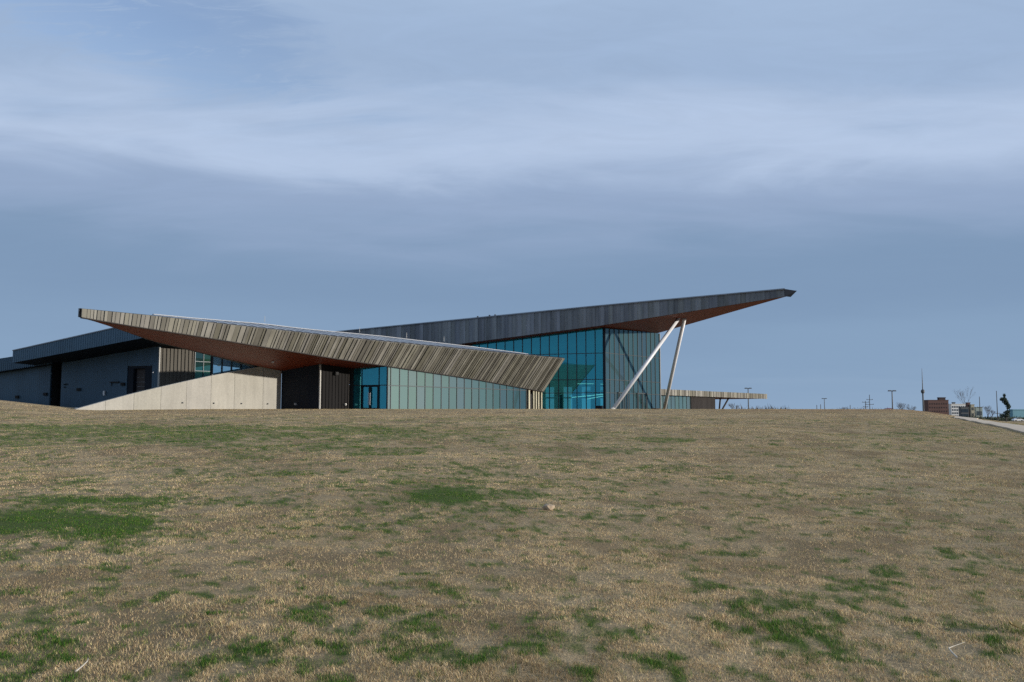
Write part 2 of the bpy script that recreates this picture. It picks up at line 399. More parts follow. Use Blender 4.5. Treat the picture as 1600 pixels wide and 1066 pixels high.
def build_ground():
    az = np.concatenate([np.linspace(-40, 40, 420), np.linspace(40, 320, 142)[1:-1]])
    az = np.radians(az); nA = len(az)
    r = np.concatenate([[0.02], np.geomspace(0.6, 1500, 480)]); nR = len(r)
    R_, A_ = np.meshgrid(r, az, indexing='ij')
    x = (R_ * np.sin(A_)).ravel(); y = (R_ * np.cos(A_)).ravel()
    z = terrain(x, y)
    i, j = np.meshgrid(np.arange(nR - 1), np.arange(nA), indexing='ij')
    j2 = (j + 1) % nA
    quads = np.stack([i * nA + j, i * nA + j2, (i + 1) * nA + j2, (i + 1) * nA + j], -1).reshape(-1, 4)[:, ::-1]
    me = bpy.data.meshes.new('ground')
    me.vertices.add(len(x)); me.vertices.foreach_set('co', np.stack([x, y, z], -1).ravel().astype(np.float32))
    me.loops.add(quads.size); me.loops.foreach_set('vertex_index', quads.ravel().astype(np.int32))
    me.polygons.add(len(quads)); me.polygons.foreach_set('loop_start', (np.arange(len(quads)) * 4).astype(np.int32))
    me.update(calc_edges=True); me.polygons.foreach_set('use_smooth', np.ones(len(quads), bool))
    g = np.where((y > 2) & (y < 80) & (np.abs(x) < 60), green(x, y), 0)
    red = sstep(0.18, 0.30, x / np.maximum(y, 1)) * sstep(62, 80, y) * (1 - sstep(180, 260, y)) * 0.75
    br = np.where((y > 2) & (y < 80) & (np.abs(x) < 60), bare(x, y), 0)
    c = np.stack([g, red, br, g * 0 + 1], -1).astype(np.float32)
    a = me.attributes.new('turf', 'FLOAT_COLOR', 'POINT'); a.data.foreach_set('color', c.ravel())
    me.materials.append(M['turf'])
    o = bpy.data.objects.new('ground', me); COL.objects.link(o); o['kind'] = 'structure'
build_ground()

# winding concrete path on the right-hand slope
def build_path():
    ctr = [hit(1750, 708), hit(1680, 690), hit(1600, 671), hit(1560, 664), hit(1530, 658.5), hit(1508, 654.8)]
    ctr = [Vector((44, -14)), Vector((27, -1)), Vector((18.5, 11))] + [Vector(p) for p in ctr]
    ctr += [Vector((35.0, 68.0)), Vector((47.0, 84.0))]
    global PATH; PATH = ctr
    pts = []
    for k in range(len(ctr) - 1):
        for u in np.linspace(0, 1, 10, endpoint=False): pts.append(ctr[k].lerp(ctr[k + 1], float(u)))
    v, f = [], []; w = .66
    for k, p in enumerate(pts):
        d = (pts[min(k + 1, len(pts) - 1)] - pts[max(k - 1, 0)]).normalized(); n = Vector((-d.y, d.x))
        for s, dz in ((-w, -0.12), (-w, 0.05), (w, 0.05), (w, -0.12)):
            q = p + n * s; v.append((q.x, q.y, float(terrain(q.x, q.y)) + dz))
    for k in range(len(pts) - 1):
        for c in range(3): f.append((k * 4 + c, k * 4 + c + 1, k * 4 + c + 5, k * 4 + c + 4))
    return mk('path', v, f, M['path'])
tag(build_path(), kind='structure')

# ------------------------------------------------------------------ museum: the two plan directions and control points (metres)
def hd(deg): a = math.radians(deg); return Vector((math.cos(a), math.sin(a)))
A = hd(51); NA = Vector((A.y, -A.x))         # sunlit faces run along A and look along NA
B = hd(-19); NB = Vector((B.y, -B.x))        # shaded faces run along B and look along NB
C = Vector((-12.63, 90.0)); K = Vector((11.94, 114.5)); L = Vector((-39.8, 100.0))
E_ = Vector((-23.22, 89.35)); Q = Vector((25.0, 150.0))
R_ = K + A * 14.15
def P3(p, z): return Vector((p.x, p.y, z))
museum = empty('museum', (0, 110, 2.2), 'long low museum with two sweeping pointed roofs and tall blue glass hall', 'museum')

def slab_panel(pb0, pb1, pt0, pt1, n0, n1, off, th, fin):
    """one fascia panel: a thin plate with a raised standing seam on its first edge"""
    mb = MB()
    def sh(p, n, d): return p + n * d
    mb.hexa([sh(pb0, n0, off - th), sh(pb1, n1, off - th), sh(pb1, n1, off), sh(pb0, n0, off)],
            [sh(pt0, n0, off - th), sh(pt1, n1, off - th), sh(pt1, n1, off), sh(pt0, n0, off)])
    w = (pb1 - pb0).length; k = min(0.45, 0.07 / max(w, 0.01))
    b = pb0.lerp(pb1, k); t = pt0.lerp(pt1, k)
    mb.hexa([sh(pb0, n0, off + .002), sh(b, n0, off + .002), sh(b, n0, off + fin), sh(pb0, n0, off + fin)],
            [sh(pt0, n0, off + .002), sh(t, n0, off + .002), sh(t, n0, off + fin), sh(pt0, n0, off + fin)])
    return mb
def fascia(name, bot, top, s0, s1, widths, parent, tones, offs=(0.0, 0.02, 0.04), fin=0.055, gap=0.008, p_light=lambda s: .5, label=None):
    """a backing plate (the part) carrying its panels (sub-parts); bot(s), top(s) give the two edges in space"""
    ss = np.linspace(s0, s1, 60); mb = MB(); v = []; f = []
    def nrm(s):
        d = bot(min(s + .1, s1)) - bot(max(s - .1, s0)); u = top(s) - bot(s); n = d.cross(u).normalized()
        return n
    for s in ss:
        n = nrm(s); v += [bot(s) - n * .02, top(s) - n * .02, top(s) - n * .14, bot(s) - n * .14]
    for k in range(59):
        for c in range(4): f.append((k * 4 + c, k * 4 + (c + 1) % 4, k * 4 + 4 + (c + 1) % 4, k * 4 + 4 + c))
    f += [(3, 2, 1, 0), (236, 237, 238, 239)]
    back = mk(name, v, f, M['bronze'], parent)
    if label: back['label'] = label
    s = s0
    while s < s1 - 0.05:
        w = random.choice(widths) * random.uniform(.85, 1.15); e = min(s + w, s1)
        if s1 - e < .15: e = s1
        light = random.random() < p_light(s)
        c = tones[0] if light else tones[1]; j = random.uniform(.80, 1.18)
        n0, n1 = nrm(s), nrm(e)
        mb = slab_panel(bot(s + gap), bot(e), top(s + gap), top(e), n0, n1, .06 + random.choice(offs), .06, fin)
        mb.build('fascia_panel', M['zinc'], back, color=(c[0] * j, c[1] * j, c[2] * j * random.uniform(.95, 1.05), 1))
        s = e
    return back

# ---- low front roof
LB_A = [-31.1, -27.4, -20.75, -13.0, -7.1, 0.0, 13.2, 26.15]; LB_Z = [8.98, 8.66, 8.19, 7.60, 7.13, 6.68, 5.80, 4.66]
LT_A = [-31.4, -25.5, -21.2, -13.8, -8.3, -1.7, 10.3, 26.2]; LT_O = [0.0, .3, .55, 1.0, 1.35, 1.78, 2.5, 3.3]; LT_Z = [9.64, 9.58, 9.45, 9.26, 9.10, 8.98, 8.81, 8.66]
def lb(a): p = C + A * a; return Vector((p.x, p.y, float(np.interp(a, LB_A, LB_Z))))
def lt(a): p = C + A * a + NA * float(np.interp(a, LT_A, LT_O)); return Vector((p.x, p.y, float(np.interp(a, LT_A, LT_Z))))
def soff(a, o): return float(np.interp(a, LB_A, LB_Z)) + o * float(np.interp(a, [-7, -3], [.127, .08]))
low_roof = mk('front_roof', *(lambda V, F: (V, F))(*(
    (lambda edge: (
        [lb(a) + Vector((-NA.x * .02, -NA.y * .02, .03)) for a, o in edge] +
        [P3(C + A * a + NA * o, soff(a, o) + .03) for a, o in edge],
        [(k, k + len(edge), k + len(edge) + 1, k + 1) for k in range(len(edge) - 1)]))(
        [(-30.9, -.05), (-27.6, -1.5), (-23.2, -3.75), (-16.6, -5.6), (-10.65, -7.2), (-7.2, -7.9), (-3.0, -9.5), (0, -10), (13, -10), (26.1, -10)])
)), M['wood'], museum)
low_roof.name = 'front_roof'
def rise_at(a): return float(np.interp(a, [-31.2, -25.2, -24.6, -21, -13.8, 0, 13, 22, 23.5, 26.2], [.02, .05, .30, .42, .72, .86, .72, .52, .46, .10]))
def end_panel():
    a = 26.17; b, t = lb(a), lt(a); q1 = P3(C + A * a - NA * 9.9, soff(26.1, -9.9)); q2 = P3(C + A * a - NA * 9.9, t.z + .1); q3 = P3(C + A * a - NA * .1, t.z + .12)
    d = Vector((A.x, A.y, 0)) * .05
    mk('roof_end', [p for p in (b, t, q3, q2, q1)] + [p + d for p in (b, t, q3, q2, q1)], [(0, 1, 2, 3, 4), (9, 8, 7, 6, 5)] + [(k, 5 + k, 5 + (k + 1) % 5, (k + 1) % 5) for k in range(5)], M['zinc'], low_roof, color=(.26, .25, .21, 1))
def low_top():
    """upper side of the front roof: a sheet that climbs from the fascia to a raised ridge, then runs back level"""
    aa = list(np.linspace(-31.2, 26.15, 40)); v, f = [], []
    for a in aa:
        rise = rise_at(a)
        t = lt(a); inn = float(np.interp(a, [-31.2, -24, -10, 26], [.3, 1.8, 3.2, 3.4])); back = float(np.interp(a, [-30.9, -27.6, -23.2, -16.6, -10.65, -7.2, 0], [.2, 1.6, 4.0, 6.0, 8, 9, 13.0]))
        o = float(np.interp(a, LT_A, LT_O))
        p1 = C + A * a + NA * (o - inn); p2 = C + A * a - NA * back
        v += [t + Vector((0, 0, .02)), P3(p1, t.z + rise), P3(p2, max(t.z + rise * .6, soff(a, -back) + .5)), P3(p2, soff(a, -back) + .06)]
    for k in range(len(aa) - 1):
        for c in range(3): f.append((k * 4 + c, k * 4 + 4 + c, k * 4 + 5 + c, k * 4 + 1 + c))
    end_panel()
    e = (len(aa) - 1) * 4
    f.append((e, e + 1, e + 2, e + 3)); f.append((3, 2, 1, 0))
    o = mk('roof_sheet', v, f, M['roof'], low_roof)
    seam = MB(); cop = MB()
    for a in np.arange(-20.0, 21.5, .95):
        rise = rise_at(a); inn = float(np.interp(a, [-24, -10, 26], [1.8, 3.2, 3.4])); oo = float(np.interp(a, LT_A, LT_O))
        p0 = lt(a) + Vector((0, 0, .03)); p1 = P3(C + A * (a + .0) + NA * (oo - inn), lt(a).z + rise + .01)
        d = Vector((A.x, A.y, 0)) * .035; h = Vector((0, 0, .025))
        seam.hexa([p0 - d, p0 + d, p1 + d, p1 - d], [p0 - d + h, p0 + d + h, p1 + d + h, p1 - d + h])
    s = seam.build('roof_seam', M['roof'], low_roof); s['kind'] = 'stuff'
    aa = np.linspace(-24.6, 23.4, 30)
    for k in range(len(aa) - 1):
        q = []
        for a in (aa[k], aa[k + 1]):
            rise = rise_at(a); inn = float(np.interp(a, [-24, -10, 26], [1.8, 3.2, 3.4])); oo = float(np.interp(a, LT_A, LT_O))
            q.append(P3(C + A * a + NA * (oo - inn), lt(a).z + rise))
        n = Vector((NA.x, NA.y, 0)) * .12
        h = Vector((0, 0, .07)); lo = Vector((0, 0, .004))
        cop.hexa([q[0] - n + lo, q[1] - n + lo, q[1] + n + lo, q[0] + n + lo], [q[0] - n + h, q[1] - n + h, q[1] + n + h, q[0] + n + h])
    cp = cop.build('roof_coping', M['coping'], low_roof); cp['label'] = 'white coping along the front roof ridge'
    for a in (-13.4, -2.6, 3.6, 9.0):
        rod = MB(); oo = float(np.interp(a, LT_A, LT_O)); p = P3(C + A * a + NA * (oo - 3.1), lt(a).z + 1.0); rod.tube(p, p + Vector((0, 0, .55)), .03, .015, 6)
        rod.build('lightning_rod', M['trim'], low_roof)
low_top()
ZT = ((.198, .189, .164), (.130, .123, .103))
fascia('front_fascia', lb, lt, -31.1, 26.15, (.24, .30, .36, .48), museum, ZT, p_light=lambda s: float(np.interp(s, (-31, -14, 26), (.72, .55, .34))),  # fewer light panels rightwards: the leaning face's shade put into their tone
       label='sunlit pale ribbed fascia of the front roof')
# edge trim of the front roof: bottom angle and tip cap
tm = MB()
aa = np.linspace(-31.1, 26.15, 30)
for k in range(29):
    q0, q1 = lb(aa[k]), lb(aa[k + 1]); n = Vector((NA.x, NA.y, 0)); z = Vector((0, 0, .07))
    tm.hexa([q0 - n * .05 - z, q1 - n * .05 - z, q1 + n * .24 - z, q0 + n * .24 - z], [q0 - n * .05, q1 - n * .05, q1 + n * .24, q0 + n * .24])
tm.build('edge_trim', M['bronze'], museum)

# ---- hall roof
def zb(b): return 13.12 + (.122 if b > 0 else .094) * b
def ztop(b): return 15.62 + (.0486 if b > 0 else .0567) * b
F0 = K + NB * 2.0
def hb(b): return P3(F0 + B * b, zb(b))
def ht(b): return P3(F0 + B * b, ztop(b))
def hall_soff(b, nb): return zb(b) + .022 * (nb - 2)
edge = [(22.7, 1.6), (17.2, -2.95), (11.8, -7.5), (4.75, -13.4), (-4, -20.7)]
v = []; f = []
front = [22.8, 17.2, 11.8, 4.75, 0.0, -4.0]
ev = edge[:4] + [(0.0, -17.3)] + edge[4:]
for b, (eb, en) in zip(front, ev):
    v += [hb(b) + Vector((0, 0, .03)), P3(K + B * eb + NB * en, hall_soff(eb, en) + .03)]
v += [hb(-46) + Vector((0, 0, .03)), P3(K + B * -46 + NB * -20.7, hall_soff(-46, -20.7) + .03)]
for k in range(6): f.append((k * 2, k * 2 + 2, k * 2 + 3, k * 2 + 1))
hall_roof = mk('hall_roof', v, f, M['wood'], museum)
v = []; f = []
for b, (eb, en) in zip(front + [-46.0], ev + [(-46.0, -20.7)]):
    th = float(np.interp(eb, [-46, 0, 22.7], [2.4, 2.0, .75]))
    v += [ht(b) + Vector((0, 0, .02)), P3(K + B * eb + NB * (en - .03), hall_soff(eb, en) + th), P3(K + B * eb + NB * (en - .03), hall_soff(eb, en) + .04)]
for k in range(6):
    for c in range(2): f.append((k * 3 + c, k * 3 + 1 + c, k * 3 + 4 + c, k * 3 + 3 + c))
mk('roof_sheet', v, f, M['roof'], hall_roof)
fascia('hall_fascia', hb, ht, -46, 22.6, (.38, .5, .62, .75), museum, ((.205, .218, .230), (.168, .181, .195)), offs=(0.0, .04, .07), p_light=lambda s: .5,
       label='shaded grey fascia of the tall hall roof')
# pointed end cap and copings
cap = MB(); T = P3(F0 + B * 23.95 - NB * .9, 16.62)
p0, p1, p2 = hb(22.6), ht(22.6), P3(K + B * 22.7 + NB * 1.5, zb(22.7) + .0)
cap.add([p0 + Vector((NB.x, NB.y, 0)) * .12, p1 + Vector((NB.x, NB.y, 0)) * .12 + Vector((0, 0, .05)), T, P3(F0 + B * 23.2 - NB * 1.3, 15.95), P3(F0 + B * 21.5 - NB * 1.2, 16.7)],
        [(0, 3, 2, 1), (1, 2, 4), (0, 1, 4), (0, 4, 3), (3, 4, 2)])
cap.build('roof_tip', M['tip'], hall_roof)
cop = MB()
bb = np.linspace(-46, 22.6, 24)
for k in range(23):
    q0, q1 = ht(bb[k]), ht(bb[k + 1]); n = Vector((NB.x, NB.y, 0)); h = Vector((0, 0, .13))
    cop.hexa([q0 - n * .2, q1 - n * .2, q1 + n * .26, q0 + n * .26], [q0 - n * .2 + h, q1 - n * .2 + h, q1 + n * .26 + h, q0 + n * .26 + h])
cop.build('roof_coping', M['roof'], hall_roof)
for b in (-17.1, -15.4, -14.6):
    mb = MB(); p = P3(F0 + B * b - NB * .8, ztop(b) + .1); mb.box(p, B * .10, NB * .10, .22); mb.tube(p + Vector((0, 0, .22)), p + Vector((0, 0, .32)), .14, .08, 8)
    mb.build('roof_vent', M['pole'], hall_roof)

# ---- glazed walls
def glazed(name, P, D, Nn, s_edges, z0, ztopf, transoms, mat, colf, label=None, mull=.07, depth=.16, parent=museum, tilt=.0012):
    """a framed glass wall: the frame is the part, each pane a sub-part cut to the sloping head"""
    fr = MB(); s0, s1 = s_edges[0], s_edges[-1]
    def pt(s, z, d=0.0): q = P + D * s + Nn * d; return Vector((q.x, q.y, z))
    for s in s_edges:
        zt = ztopf(s)
        fr.box(pt(s, z0, 0), D * (mull / 2), Nn * (depth / 2), zt - z0)
    for k in range(len(s_edges) - 1):
        a, b = s_edges[k] + mull / 2, s_edges[k + 1] - mull / 2
        for z in [z0 + .05] + list(transoms):
            if z + .06 < min(ztopf(a), ztopf(b)):
                c = pt((a + b) / 2, z - .04, 0); fr.box(c, D * ((b - a) / 2), Nn * .055, .08)
    fo = fr.build(name, M['frame'], parent)
    if label: fo['label'] = label
    for k in range(len(s_edges) - 1):
        a, b = s_edges[k] + mull / 2 + .004, s_edges[k + 1] - mull / 2 - .004
        zs = [z0 + .09] + [z for z in transoms]
        for r, z in enumerate(zs):
            lo = z if r == 0 else z + .045
            nxt = transoms[r] - .045 if r < len(transoms) else 1e9
            ha, hb_ = min(nxt, ztopf(a)), min(nxt, ztopf(b))
            if ha - lo < .1 and hb_ - lo < .1: continue
            ha, hb_ = max(ha, lo + .02), max(hb_, lo + .02)
            t0, t1 = random.gauss(0, tilt), random.gauss(0, tilt)
            j = [t0 * .5, -t0 * .5, -t0 * .5 + t1, t0 * .5 + t1]
            mb = MB()
            c4 = [(a, lo), (b, lo), (b, hb_), (a, ha)]
            mb.add([pt(s, zz, .012 + jj) for (s, zz), jj in zip(c4, j)] + [pt(s, zz, -.012 + jj) for (s, zz), jj in zip(c4, j)],
                   [(0, 1, 2, 3), (7, 6, 5, 4), (0, 4, 5, 1), (1, 5, 6, 2), (2, 6, 7, 3), (3, 7, 4, 0)])
            mb.build('pane', mat, fo, color=colf((a + b) / 2, r))
    return fo
J = lambda c, a, k=.08: (*(x * random.uniform(1 - k, 1 + k) for x in c), a)
# low sunlit glass front
W = 1.242
se = [0.0, .42] + [.42 + W * k for k in range(1, 19)]
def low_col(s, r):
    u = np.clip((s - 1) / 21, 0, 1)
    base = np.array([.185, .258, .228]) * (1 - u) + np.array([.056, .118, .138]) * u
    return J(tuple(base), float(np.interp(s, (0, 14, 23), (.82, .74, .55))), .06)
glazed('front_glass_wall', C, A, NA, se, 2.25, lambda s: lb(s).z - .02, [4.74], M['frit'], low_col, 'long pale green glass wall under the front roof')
# dark bay and pale posts at its far end
mb = MB()
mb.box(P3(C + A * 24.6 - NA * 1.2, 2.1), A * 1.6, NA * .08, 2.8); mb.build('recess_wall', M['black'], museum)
for s in (23.45, 24.35, 24.85, 25.35, 25.95):
    mb = MB(); w = .13 if s < 24 else .085
    mb.box(P3(C + A * s - NA * .1, 2.15), A * w, NA * .09, lb(s).z - 2.17); mb.box(P3(C + A * s - NA * .1, 2.12), A * (w + .06), NA * .16, .12)
    mb.build('post', M['post'], museum)
# blue entrance bay
D0 = C - B * 3.92
def ent_top(s): return soff(-(3.92 - s) * (B.dot(A)), -(3.92 - s) * B.dot(NA) * 1.0) - .01
ent = glazed('entrance_glass', D0, B, NB, [0, 1.02, 2.98, 3.92], 2.28, lambda s: 6.62, [4.76], M['glass'], lambda s, r: (.01, .20, .27, .40), 'dark blue glass entrance bay')
# remove nothing: door frame stands proud of the bay
fr = MB()
def ep(s, z, d): q = D0 + B * s + NB * d; return Vector((q.x, q.y, z))
for s in (1.06, 2.00, 2.94): fr.box(ep(s, 2.3, .13), B * (.075 if s != 2.0 else .09), NB * .05, 2.42)
fr.box(ep(2.0, 4.60, .135), B * 1.02, NB * .052, .16); fr.box(ep(2.0, 2.28, .135), B * .86, NB * .045, .17)
door = fr.build('entrance_door', M['black_metal'], museum); door['label'] = 'double glass entrance door in black frame'
for s in (1.9, 2.1):
    mb = MB(); mb.tube(ep(s, 2.75, .26), ep(s, 4.0, .26), .025, None, 8)
    for z in (2.85, 3.9): mb.tube(ep(s, z, .15), ep(s, z, .27), .015, None, 6)
    mb.build('handle', M['white'], door)
mb = MB(); mb.box(ep(2.0, 4.1, .19), B * .11, NB * .03, .42); mb.build('door_sign', M['black'], door)
# tall blue hall glass
hs = [-23.55 + 1.242 * k for k in range(20)]
hs = [s for s in hs if s < -.4] + [-.02]
glazed('hall_glass_wall', K, B, NB, hs, 2.12, lambda s: zb(s) - .06, [4.63, 6.36, 9.76], M['glass'], lambda s, r: J((.015, .24, .27), (.14, .26, .44, .50)[min(r, 3)], .05), 'tall blue glass wall of the hall', mull=.10)
# sunlit grey-green side of the hall
rs = [.05 + 1.178 * k for k in range(13)]
def side_top(s):
    r = A * s; return hall_soff(r.dot(B), r.dot(NB)) - .05
glazed('hall_side_glass', K, A, NA, rs, 2.12, side_top, [4.63, 6.36, 9.80], M['frit'], lambda s, r: J((.046, .088, .104), .78, .07), 'sunlit grey green glass side of the hall', mull=.105)
for s0, s1 in ((3.1, 5.3), (7.9, 10.2)):
    mb = MB()
    def rp(s, z, d): q = K + A * s + NA * d; return Vector((q.x, q.y, z))
    for s in (s0, (s0 + s1) / 2, s1): mb.box(rp(s, 2.14, .14), A * .05, NA * .05, 2.5)
    mb.box(rp((s0 + s1) / 2, 4.64, .14), A * ((s1 - s0) / 2 + .05), NA * .05, .14)
    mb.build('side_door_frame', M['frame'], museum)
# corner posts
for p, z0, z1, m, w in ((K + NB * .02, 2.1, 13.05, 'black_metal', .16), (R_ + A * .18, 2.1, 13.3, 'trim', .10), (C + NB * .02, 2.2, 6.66, 'frame', .07)):
    mb = MB(); mb.box(P3(p, z0), B * w, NB * w, z1 - z0); mb.build('corner_post', M[m], museum)
# hall interior: floor, gallery, rear wall with tall windows, strip lights
def kp(b, n, z): q = K + B * b + NB * n; return Vector((q.x, q.y, z))
mb = MB()
mb.hexa([kp(-26, -13.2, 1.7), kp(4.5, -13.2, 1.7), kp(-.3, -.3, 1.7), kp(-24, -.3, 1.7)],
        [kp(-26, -13.2, 2.16), kp(4.5, -13.2, 2.16), kp(-.3, -.3, 2.16), kp(-24, -.3, 2.16)])
mb.build('hall_floor', M['floor'], museum)
mb = MB()
xs = sorted([-26, 4.5] + [x for k in range(9) for x in (-23 + 2.75 * k, -23 + 2.75 * k + 1.35)])
for k in range(len(xs) - 1):
    a, b = xs[k], xs[k + 1]; solid = k % 2 == 0
    lo = 2.0 if solid else 6.6
    mb.box(kp((a + b) / 2, -13.4, lo), B * ((b - a) / 2), NB * .15, zb(a) - .6 - lo)
    if not solid: mb.box(kp((a + b) / 2, -13.4, 4.2), B * ((b - a) / 2), NB * .1, .18)
mb.build('rear_wall', M['inner'], museum)
mb = MB(); mb.box(kp(-25.4, -6.8, 2.0), B * .15, NB * 6.5, 8.4); mb.build('inner_wall', M['inner'], museum)
mb = MB()
mb.box(kp(-12.2, -9.6, 5.85), B * 13, NB * 3.2, .35); mb.box(kp(-12.2, -6.45, 6.2), B * 13, NB * .04, .9)
mb.build('gallery', M['inner'], museum)
for b0, b1, z0, z1, n in ((-5.2, -2.9, 6.05, 6.02, -5.9), (-1.95, -.2, 5.95, 5.9, -5.9), (-5.6, -.3, 4.15, 4.62, -4.5), (-3.1, -.5, 3.9, 4.35, -3.2)):
    mb = MB(); mb.tube(kp(b0, n, z0), kp(b1, n, z1), .045, None, 6); mb.build('strip_light', M['strip'], museum)
# front block behind the low glass
mb = MB()
def cp_(a, o, z): q = C + A * a + NA * o; return Vector((q.x, q.y, z))
mb.box(cp_(26.0, -5.0, 1.9), A * .08, NA * 4.8, 2.7); mb.box(cp_(11, -9.8, 1.9), A * 15.0, NA * .15, 3.2); mb.box(cp_(11, -5.0, 1.7), A * 15.5, NA * 4.7, .5)
mb.build('inner_wall', M['inner'], museum)

# ---- dark walls left of the entrance
def ribbed(name, P, D, Nn, s0, s1, z0f, z1f, mat, pitch=.3, depth=.05, parent=museum, th=.2, label=None):
    v, f = [], []; s = s0; prof = []
    while s < s1 - 1e-6:
        e = min(s + pitch, s1)
        w = e - s
        prof += [(s, 0), (s + w * .55, 0), (s + w * .65, depth), (s + w * .92, depth)]
        s = e
    prof.append((s1, 0))
    for s, d in prof:
        q = P + D * s + Nn * d; v += [(q.x, q.y, z0f(s)), (q.x, q.y, z1f(s))]
    n = len(prof)
    for k in range(n - 1): f.append((2 * k, 2 * k + 2, 2 * k + 3, 2 * k + 1))
    for s in (s1, s0):
        q = P + D * s - Nn * th; v += [(q.x, q.y, z0f(s)), (q.x, q.y, z1f(s))]
    m = 2 * n
    f += [(2 * n - 2, m, m + 1, 2 * n - 1), (m, m + 2, m + 3, m + 1), (m + 2, 0, 1, m + 3)]
    o = mk(name, v, f, mat, parent)
    if label: o['label'] = label
    return o
DD = Vector((-19.02, 87.88)); E2 = E_ + B * .02
bw = (DD - E2).normalized(); bn = Vector((bw.y, -bw.x))
ribbed('black_wall', E2, bw, bn, 0, (DD - E2).length, lambda s: 2.2, lambda s: 6.12 + .155 * s, M['black_metal'], 1.1, .012, label='smooth black wall beside the concrete wall')
rw = (D0 - Vector((.25, .25)) - DD).normalized(); rn = Vector((rw.y, -rw.x)); rl = (D0 - DD).length
ribbed('ribbed_wall', DD, rw, rn, .05, rl - .55, lambda s: 2.2, lambda s: 6.85, M['charcoal'], .42, .06, label='dark brown ribbed wall left of the entrance')
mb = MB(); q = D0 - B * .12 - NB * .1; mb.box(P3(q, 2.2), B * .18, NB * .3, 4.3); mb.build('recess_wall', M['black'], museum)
mb = MB(); mb.box(P3(DD, 2.3), bw * .06, bn * .09, 4.42); mb.build('corner_post', M['trim'], museum)
mb = MB(); q = DD + rw * (rl - .62); mb.box(P3(q, 2.3), rw * .035, rn * .09, 4.0); mb.build('corner_post', M['bronze'], museum)
# small lamps on these walls
def lamp(p, Dv, Nv, mat, name='wall_lamp', w=.09, h=.2, d=.12, parent=museum):
    mb = MB(); mb.box(p, Dv * w, Nv * d, h); mb.box(p + Vector((Nv.x, Nv.y, 0)) * (d + .02) + Vector((0, 0, h * .2)), Dv * w * .8, Nv * .02, h * .6)
    return mb.build(name, M[mat], parent)
q = E2 + bw * 1.75; lamp(P3(q + bn * .12, 2.72), bw, bn, 'coping')
q = DD + rw * 3.2; lamp(P3(q + rn * .14, 2.72), rw, rn, 'trim')
q = DD + rw * 1.9; lamp(P3(q + rn * .2, 5.75), rw, rn, 'black', w=.2, h=.3, d=.16)

# ---- concrete wing wall (stands free in front of the left block)
wing = empty('concrete_wall', P3(E_ - A * 10, 2.2), 'pale cast concrete wing wall with sloping top below the left roof tip', 'wall')
def cw_top(s): return float(np.interp(s, [-20.6, -15.96, -13.0, -8.6, -2.15, 0], [2.15, 3.48, 4.22, 5.27, 6.58, 6.13]))
js = [-20.4, -17.9, -15.4, -12.9, -10.4, -7.9, -5.4, -2.15, 0]
for k in range(len(js) - 1):
    a, b = js[k] + .012, js[k + 1] - .012
    v = []
    for s, d in ((a, 0), (b, 0), (b, -.45), (a, -.45)):
        q = E_ + A * s + NA * d; v.append((q.x, q.y, 1.6))
    for s, d in ((a, 0), (b, 0), (b, -.45), (a, -.45)):
        q = E_ + A * s + NA * d; v.append((q.x, q.y, cw_top(s)))
    j = random.uniform(.94, 1.06)
    mk('concrete_panel', v, [(3, 2, 1, 0), (4, 5, 6, 7), (0, 1, 5, 4), (1, 2, 6, 5), (2, 3, 7, 6), (3, 0, 4, 7)], M['concrete'], wing, color=(j, j, j * random.uniform(.97, 1.02), 1))
mb = MB()
for k in range(len(js) - 1):
    q0 = P3(E_ + A * js[k] - NA * .05, cw_top(js[k]) - .12); q1 = P3(E_ + A * js[k + 1] - NA * .05, cw_top(js[k + 1]) - .12)
    n = Vector((NA.x, NA.y, 0)) * .15; z = Vector((0, 0, -1.0 if k else -.3))
    if k > 0: mb.hexa([q0 - n * 2 + z, q1 - n * 2 + z, q1 - n + z, q0 - n + z], [q0 - n * 2, q1 - n * 2, q1 - n, q0 - n])
mb.build('wall_core', M['concrete'], wing, color=(.8, .8, .8, 1))
for s in (-10.8, -7.6, -4.6, -1.6):
    q = E_ + A * s + NA * .05
    lamp(P3(q, 2.78), A, NA, 'pole', 'wall_lamp', .05, .12, .05, wing)

# ---- left block
def lp(s, z, d=0.0): q = L + B * s + NB * d; return Vector((q.x, q.y, z))
def lz_b(s): return 9.93 + .128 * s
def lz_t(s): return 11.68 + .149 * s
LF = L + NB * 4
left_roof = mk('left_roof', [P3(LF + B * -17.3, lz_b(-17.3)), P3(LF + B * 2.8, lz_b(2.8)), P3(LF + B * 2.8 + A * 20, lz_b(2.8) - .6), P3(LF + B * -17.3 - NB * 20, lz_b(-17.3) - .6)],
               [(0, 1, 2, 3)], M['black_metal'], museum)  # underside coloured black: deep shade below the roof put into its colour
mk('roof_sheet', [P3(LF + B * -17.3, lz_t(-17.3)), P3(LF + B * 2.8, lz_t(2.8)), P3(LF + B * 2.8 + A * 20, lz_t(2.8) - 1.3), P3(LF + B * -17.3 - NB * 20, lz_t(-17.3) - 1.0),
                  P3(LF + B * -17.3, lz_b(-17.3) + .01), P3(LF + B * -17.3 - NB * 20, lz_b(-17.3) - .59), P3(LF + B * 2.8, lz_b(2.8) + .01), P3(LF + B * 2.8 + A * 20, lz_b(2.8) - .59)],
   [(0, 1, 2, 3), (0, 3, 5, 4), (1, 6, 7, 2), (3, 2, 7, 5)], M['roof'], left_roof)
ribbed('left_fascia', LF, B, NB, -17.3, 2.8, lz_b, lz_t, M['fascia_metal'], .32, .05, label='long blue grey ribbed fascia of the left roof')
cop = MB(); q0, q1 = P3(LF + B * -17.3, lz_t(-17.3)), P3(LF + B * 2.8, lz_t(2.8)); n = Vector((NB.x, NB.y, 0)); h = Vector((0, 0, .1))
